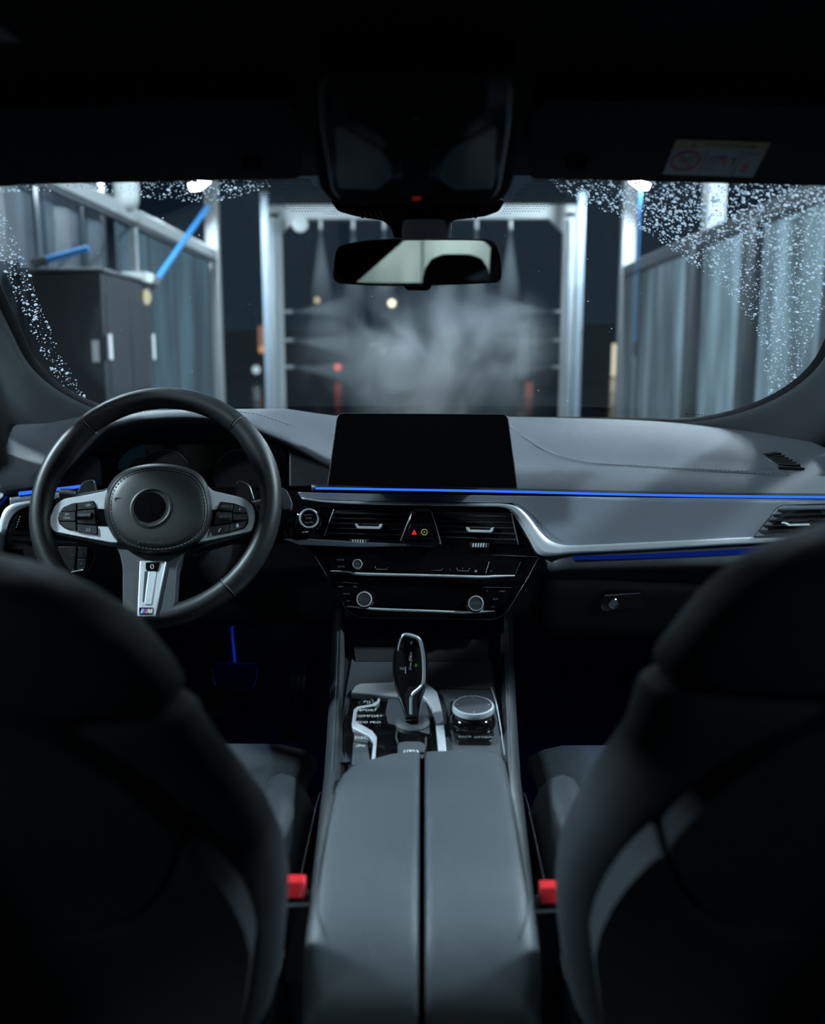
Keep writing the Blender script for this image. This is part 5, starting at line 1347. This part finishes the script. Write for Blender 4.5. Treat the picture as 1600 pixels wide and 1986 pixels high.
box('lid_carrier', (-.095, .80, .60), (.095, 1.08, .655), M['plastic'], ar, bevel=.006)
# rear of the console under the armrest
rb = loft('rear_body', [[V((x, y, z)) for x, z in ((-.110,.28),(-.106,.60),(-.09,.612),(.09,.612),(.106,.60),(.110,.28))] for y in (.775, .82, .95)], M['plastic'], con, sharp=.6)
for s in (-1, 1):
    plate('rear_vent', [(815+s*62, 1962),(815+s*200, 1962),(815+s*190, 2060),(815+s*62, 2060)], Pl((0,.7745,.5), (0,-1,0)), .002, .006, M['gloss'], con)
    bar('rear_trim', (s*.1075, .773, .60), (s*.112, .773, .40), .004, .006, M['plastic_grey'], con)
    # console flanks seen between armrest and seats
# ---- belt buckles
for s, px, py, nm in ((-1, 572, 1716, 'driver'), (1, 1067, 1727, 'passenger')):
    p = atY(px, py, .835)
    bk = empty('belt_buckle', (p.x, p.y, .45), 'red-topped seat belt buckle beside the %s seat' % nm, 'buckle')
    x0 = p.x
    loft('housing', [[V((x0+dx*w_, .835+dy, z)) for dx, dy in ((-1,-.012),(1,-.012),(1,.012),(-1,.012))] for z, w_ in ((p.z-.10,.012),(p.z-.010,.0145))], M['plastic'], bk, bevel=.004)
    extr('release_button', [V((x0-.011, .823, p.z-.008)), V((x0+.011, .823, p.z-.008)), V((x0+.0105, .829, p.z+.007)), V((x0-.0105, .829, p.z+.007))], (0,.014,0), M['red'], bk, bevel=.002)
    bar('tongue_edge', (x0-.016, .820, p.z-.014-.0*s), (x0+.016, .820, p.z-.012), .004, .0025, M['plastic_grey'], bk)
    tube('stalk', [(x0, .84, .45), (x0, .838, p.z-.09)], .009, M['plastic'], bk, seg=8)

# ================================================================== FRONT SEATS
def seat(s, contour, label, yb0=.70):
    rec = .40
    yb = lambda z: yb0-rec*(z-.62)
    xc = s*.37
    root = empty('front_seat', (xc, 1.0, .30), label, 'car seat', 'front seats')
    cont = []
    for px, py in contour:
        z, d = .9, ray(px, py)
        for _ in range(30):
            y = yb(z)+.035; z = .5*z+.5*(CAM.z+d.z*y/d.y)
        x = d.x*y/d.y; cont.append((z, abs(x-xc)))
    cont.sort()
    def wz(z):
        if z <= cont[0][0]: return cont[0][1]
        for (a, wa), (b, wb) in zip(cont, cont[1:]):
            if a <= z <= b: return wa+(wb-wa)*(z-a)/(b-a)
        return cont[-1][1]
    zt = cont[-1][0]
    def ringz(z, wk=1.0, th=.13, dyb=0.0):
        w_ = wz(z)*wk; out = []; n = 40
        for j in range(n):
            a = 2*math.pi*j/n; c, s_ = math.cos(a), math.sin(a); e = .62
            x = math.copysign(abs(c)**e, c)*w_; y = math.copysign(abs(s_)**e, s_)
            yy = yb(z)+dyb+th*.5+y*th*.5
            if s_ > 0: yy += -.035*(1-abs(x/w_)**2) if w_ > 0 else 0      # front face dished for the bolsters
            out.append(V((xc+x, yy, z)))
        return out
    zn = notch = None
    zs_ = sorted(cont); 
    # the crease between shoulder and back: the sharpest step of the silhouette
    zk = cont_z[s]
    low = [ringz(z) for z in [.50,.54,.58,.62,.66,.70,.74,.78,.82,.86,.89,.92,.94]+[zk-.012]]+[ringz(zk-.005, .985, .120, .004), ringz(zk-.001, .95, .10, .014)]
    loft('backrest', low, M['seatback'], root, sharp=1.2)
    upz = [zk+.012+(zt-zk-.012)*f for f in (0,.15,.3,.45,.6,.75,.87,.95,1.0)]
    up_ = [ringz(zk+.000, .95, .10, .014), ringz(zk+.005, .985, .122, .003)]+[ringz(z, 1.0, .13-.03*max(0, (z-zk)/(zt-zk)-.5), .01*max(0, (z-zk)/(zt-zk)-.5)) for z in upz]
    top = [ringz(zt, .86, .085, .020), ringz(zt, .6, .05, .035)]
    for k_, dz in ((0, .010), (1, .014)):
        for p in top[k_]: p.z += dz
    loft('shoulder_pad', up_+top, M['seatback'], root, sharp=1.2)
    # headrest
    hz = zt+.05; rings = []
    for f, k_ in ((0,.7),(.08,.95),(.3,1),(.7,.98),(.92,.85),(1,.5)):
        z = hz+.17*f; rings.append([V((xc+math.copysign(abs(math.cos(a))**.6, math.cos(a))*.125*k_, yb(z)+.06+math.copysign(abs(math.sin(a))**.7, math.sin(a))*.05*k_, z)) for a in [2*math.pi*j/28 for j in range(28)]])
    loft('headrest', rings, M['seatback'], root, sharp=1.2)
    for dx in (-.06, .06): tube('headrest_post', [(xc+dx, yb(zt-.04)+.06, zt-.04), (xc+dx, yb(hz)+.06, hz+.03)], .006, M['chrome'], root, seg=8)
    # rear shell panels, on the raked back face
    BP = Pl((0, yb(.62), .62), (0, -1, -rec))
    mir = (lambda q: [(1640-x, y) for x, y in q]) if s > 0 else (lambda q: q)
    up_p = mir([(-160,1385),(0,1402),(80,1436),(160,1480),(232,1530),(292,1585),(335,1632),(344,1648),(332,1682),(312,1722),(276,1766),(232,1790),(180,1803),(100,1802),(0,1795),(-160,1792)])
    lo_p = mir([(346,1662),(362,1660),(385,1680),(420,1716),(452,1760),(476,1810),(487,1860),(470,1990),(440,2090),(-160,2090),(-160,1812),(0,1812),(180,1820),(240,1806),(288,1776),(324,1728)])
    plate('back_panel', cr_px(up_p), BP, .010, .025, M['seatback'], root, bevel=.009, seg=3)
    plate('map_pocket', cr_px(lo_p), BP, .013, .028, M['seatback'], root, bevel=.009, seg=3)
    # cushion
    def cush(a, b):
        x = -.19+.38*a; y = .76+.60*b
        z = .550+.045*b-.05*max(0, (b-.88)/.12)**2-.03*max(0, abs(2*a-1)-.85)/.15*.5
        return V((xc+x, y, z))
    grid('seat_cushion', cush, 20, 20, M['perf'], root, solid=.09, sharp=0)
    for t_ in (-1, 1):
        rings = []
        for i in range(15):
            f = i/14; y = .70+.52*f; hgt = .672-.02*(1-f)-.07*max(0, (f-.80)/.2)**2; xw = .040*(1-.35*max(0, (f-.7)/.3)**2)
            cx_ = xc+t_*.200
            rings.append([V((cx_+math.copysign(abs(math.cos(a))**.75, math.cos(a))*xw+(-t_*.012*max(0, math.sin(a))), y, .56+math.sin(a)*((hgt-.56) if math.sin(a) > 0 else .10))) for a in [2*math.pi*j/20 for j in range(20)]])
        bl = loft('bolster', rings, M['leather'], root, sharp=1.2)
        if t_ == -s:
            sm = [V((xc+t_*(.205+.030), .70+.52*i/14, .645-.02*(1-i/14)-.07*max(0, (i/14-.80)/.2)**2)) for i in range(14)]
            stitches('stitching', sm, bl, off=(t_*.002,0,.001))
            # stitched patch on the inner face
            pc_ = [V((xc+t_*(.205-.018-.014*math.sin(R(a))), .86+.13*math.cos(R(a)), .664)) for a in range(0, 181, 15)]
            stitches('stitching', pc_, bl, off=(0,0,.002))
    box('seat_base', (xc-.22, .72, .30), (xc+.22, 1.30, .54), M['plastic'], root, bevel=.02)
    return root
def cr_px(q): return [(p.x, p.y) for p in rp(q, 14, 3)]
cont_z = {-1: .962, 1: .985}
seat(-1, [(-70,1112),(0,1125),(60,1142),(130,1175),(195,1216),(250,1260),(310,1330),(348,1392),(363,1420),(370,1440),(388,1462),(450,1540),(520,1630),(548,1720),(545,1850),(520,1986),(505,2150)], 'driver seat with a black leather back, behind the steering wheel')
seat(1, [(1670,1040),(1600,1062),(1540,1085),(1480,1115),(1400,1178),(1330,1262),(1275,1338),(1252,1390),(1247,1412),(1240,1440),(1222,1466),(1170,1540),(1112,1640),(1088,1720),(1092,1850),(1118,1986),(1134,2150)], 'passenger seat with a black leather back, in front of the glove box')

# ---- pedals
bp_ = Pl(atY(455, 1310, 2.05), (0, -1, .45))
t = empty('brake_pedal', bp_.p, 'wide black brake pedal catching blue light along its top', 'pedal')
plate('pad', rp([(411,1284),(500,1284),(498,1318),(488,1346),(424,1346),(413,1318)], 8), bp_, .0, .02, M['rubber'], t, bevel=.006, seg=3)
tube('arm', [bp_.at(455,1290,-.015), bp_.at(450,1240,-.05), bp_.at(448,1180,-.08)], .012, M['darkmetal'], t, seg=8)
for q in ([(412,1296),(414,1318),(418,1330)], [(500,1298),(497,1318),(492,1332)]): tube('metal_edge', [bp_.at(x, y, .001) for x, y in q], .0015, M['alu'], t, seg=5)
ap_ = Pl(atY(575, 1370, 1.95), (0, -1, .55))
t = empty('accelerator_pedal', ap_.p, 'tall narrow accelerator pedal with a ribbed face', 'pedal')
plate('pad', rp([(568,1290),(594,1290),(592,1360),(580,1442),(544,1442),(556,1360)], 6), ap_, 0, .018, M['rubber'], t, bevel=.004)
box('hinge', (ap_.at(562,1440).x-.02, ap_.at(562,1440).y-.03, .28), (ap_.at(562,1440).x+.02, ap_.at(562,1440).y+.02, ap_.at(562,1440).z), M['plastic'], t, bevel=.004)
for x0, x1 in ((568,552), (580,566), (590,580)):
    tube('rib', [ap_.at(x0, 1312, .002), ap_.at(x1, 1425, .002)], .0022, M['plastic_grey'], t, seg=5)
# footwell lamps under the dash (part of the ambient lighting)
for x, nm in ((-.40, 'driver'), (.38, 'passenger')):
    y = 2.08 if nm == 'driver' else 1.9
    t = empty('footwell_lamp', (x, y, .75), 'blue footwell lamp under the %s side of the dashboard' % nm, 'lamp')
    box('housing', (x-.03, y-.02, .745), (x+.03, y+.02, .76), M['plastic'], t, bevel=.002)
    box('lens', (x-.024, y-.015, .7425), (x+.024, y+.015, .745), M['blue_dim'], t)
    l = bpy.data.lights.new('footwell_light', 'AREA'); l.size = .05; l.energy = .16 if nm == 'driver' else .26; l.color = (.02,.08,1.0)
    lo = bpy.data.objects.new('footwell_light', l); col.objects.link(lo); lo.parent = t; lo.location = (0,0,-.012)
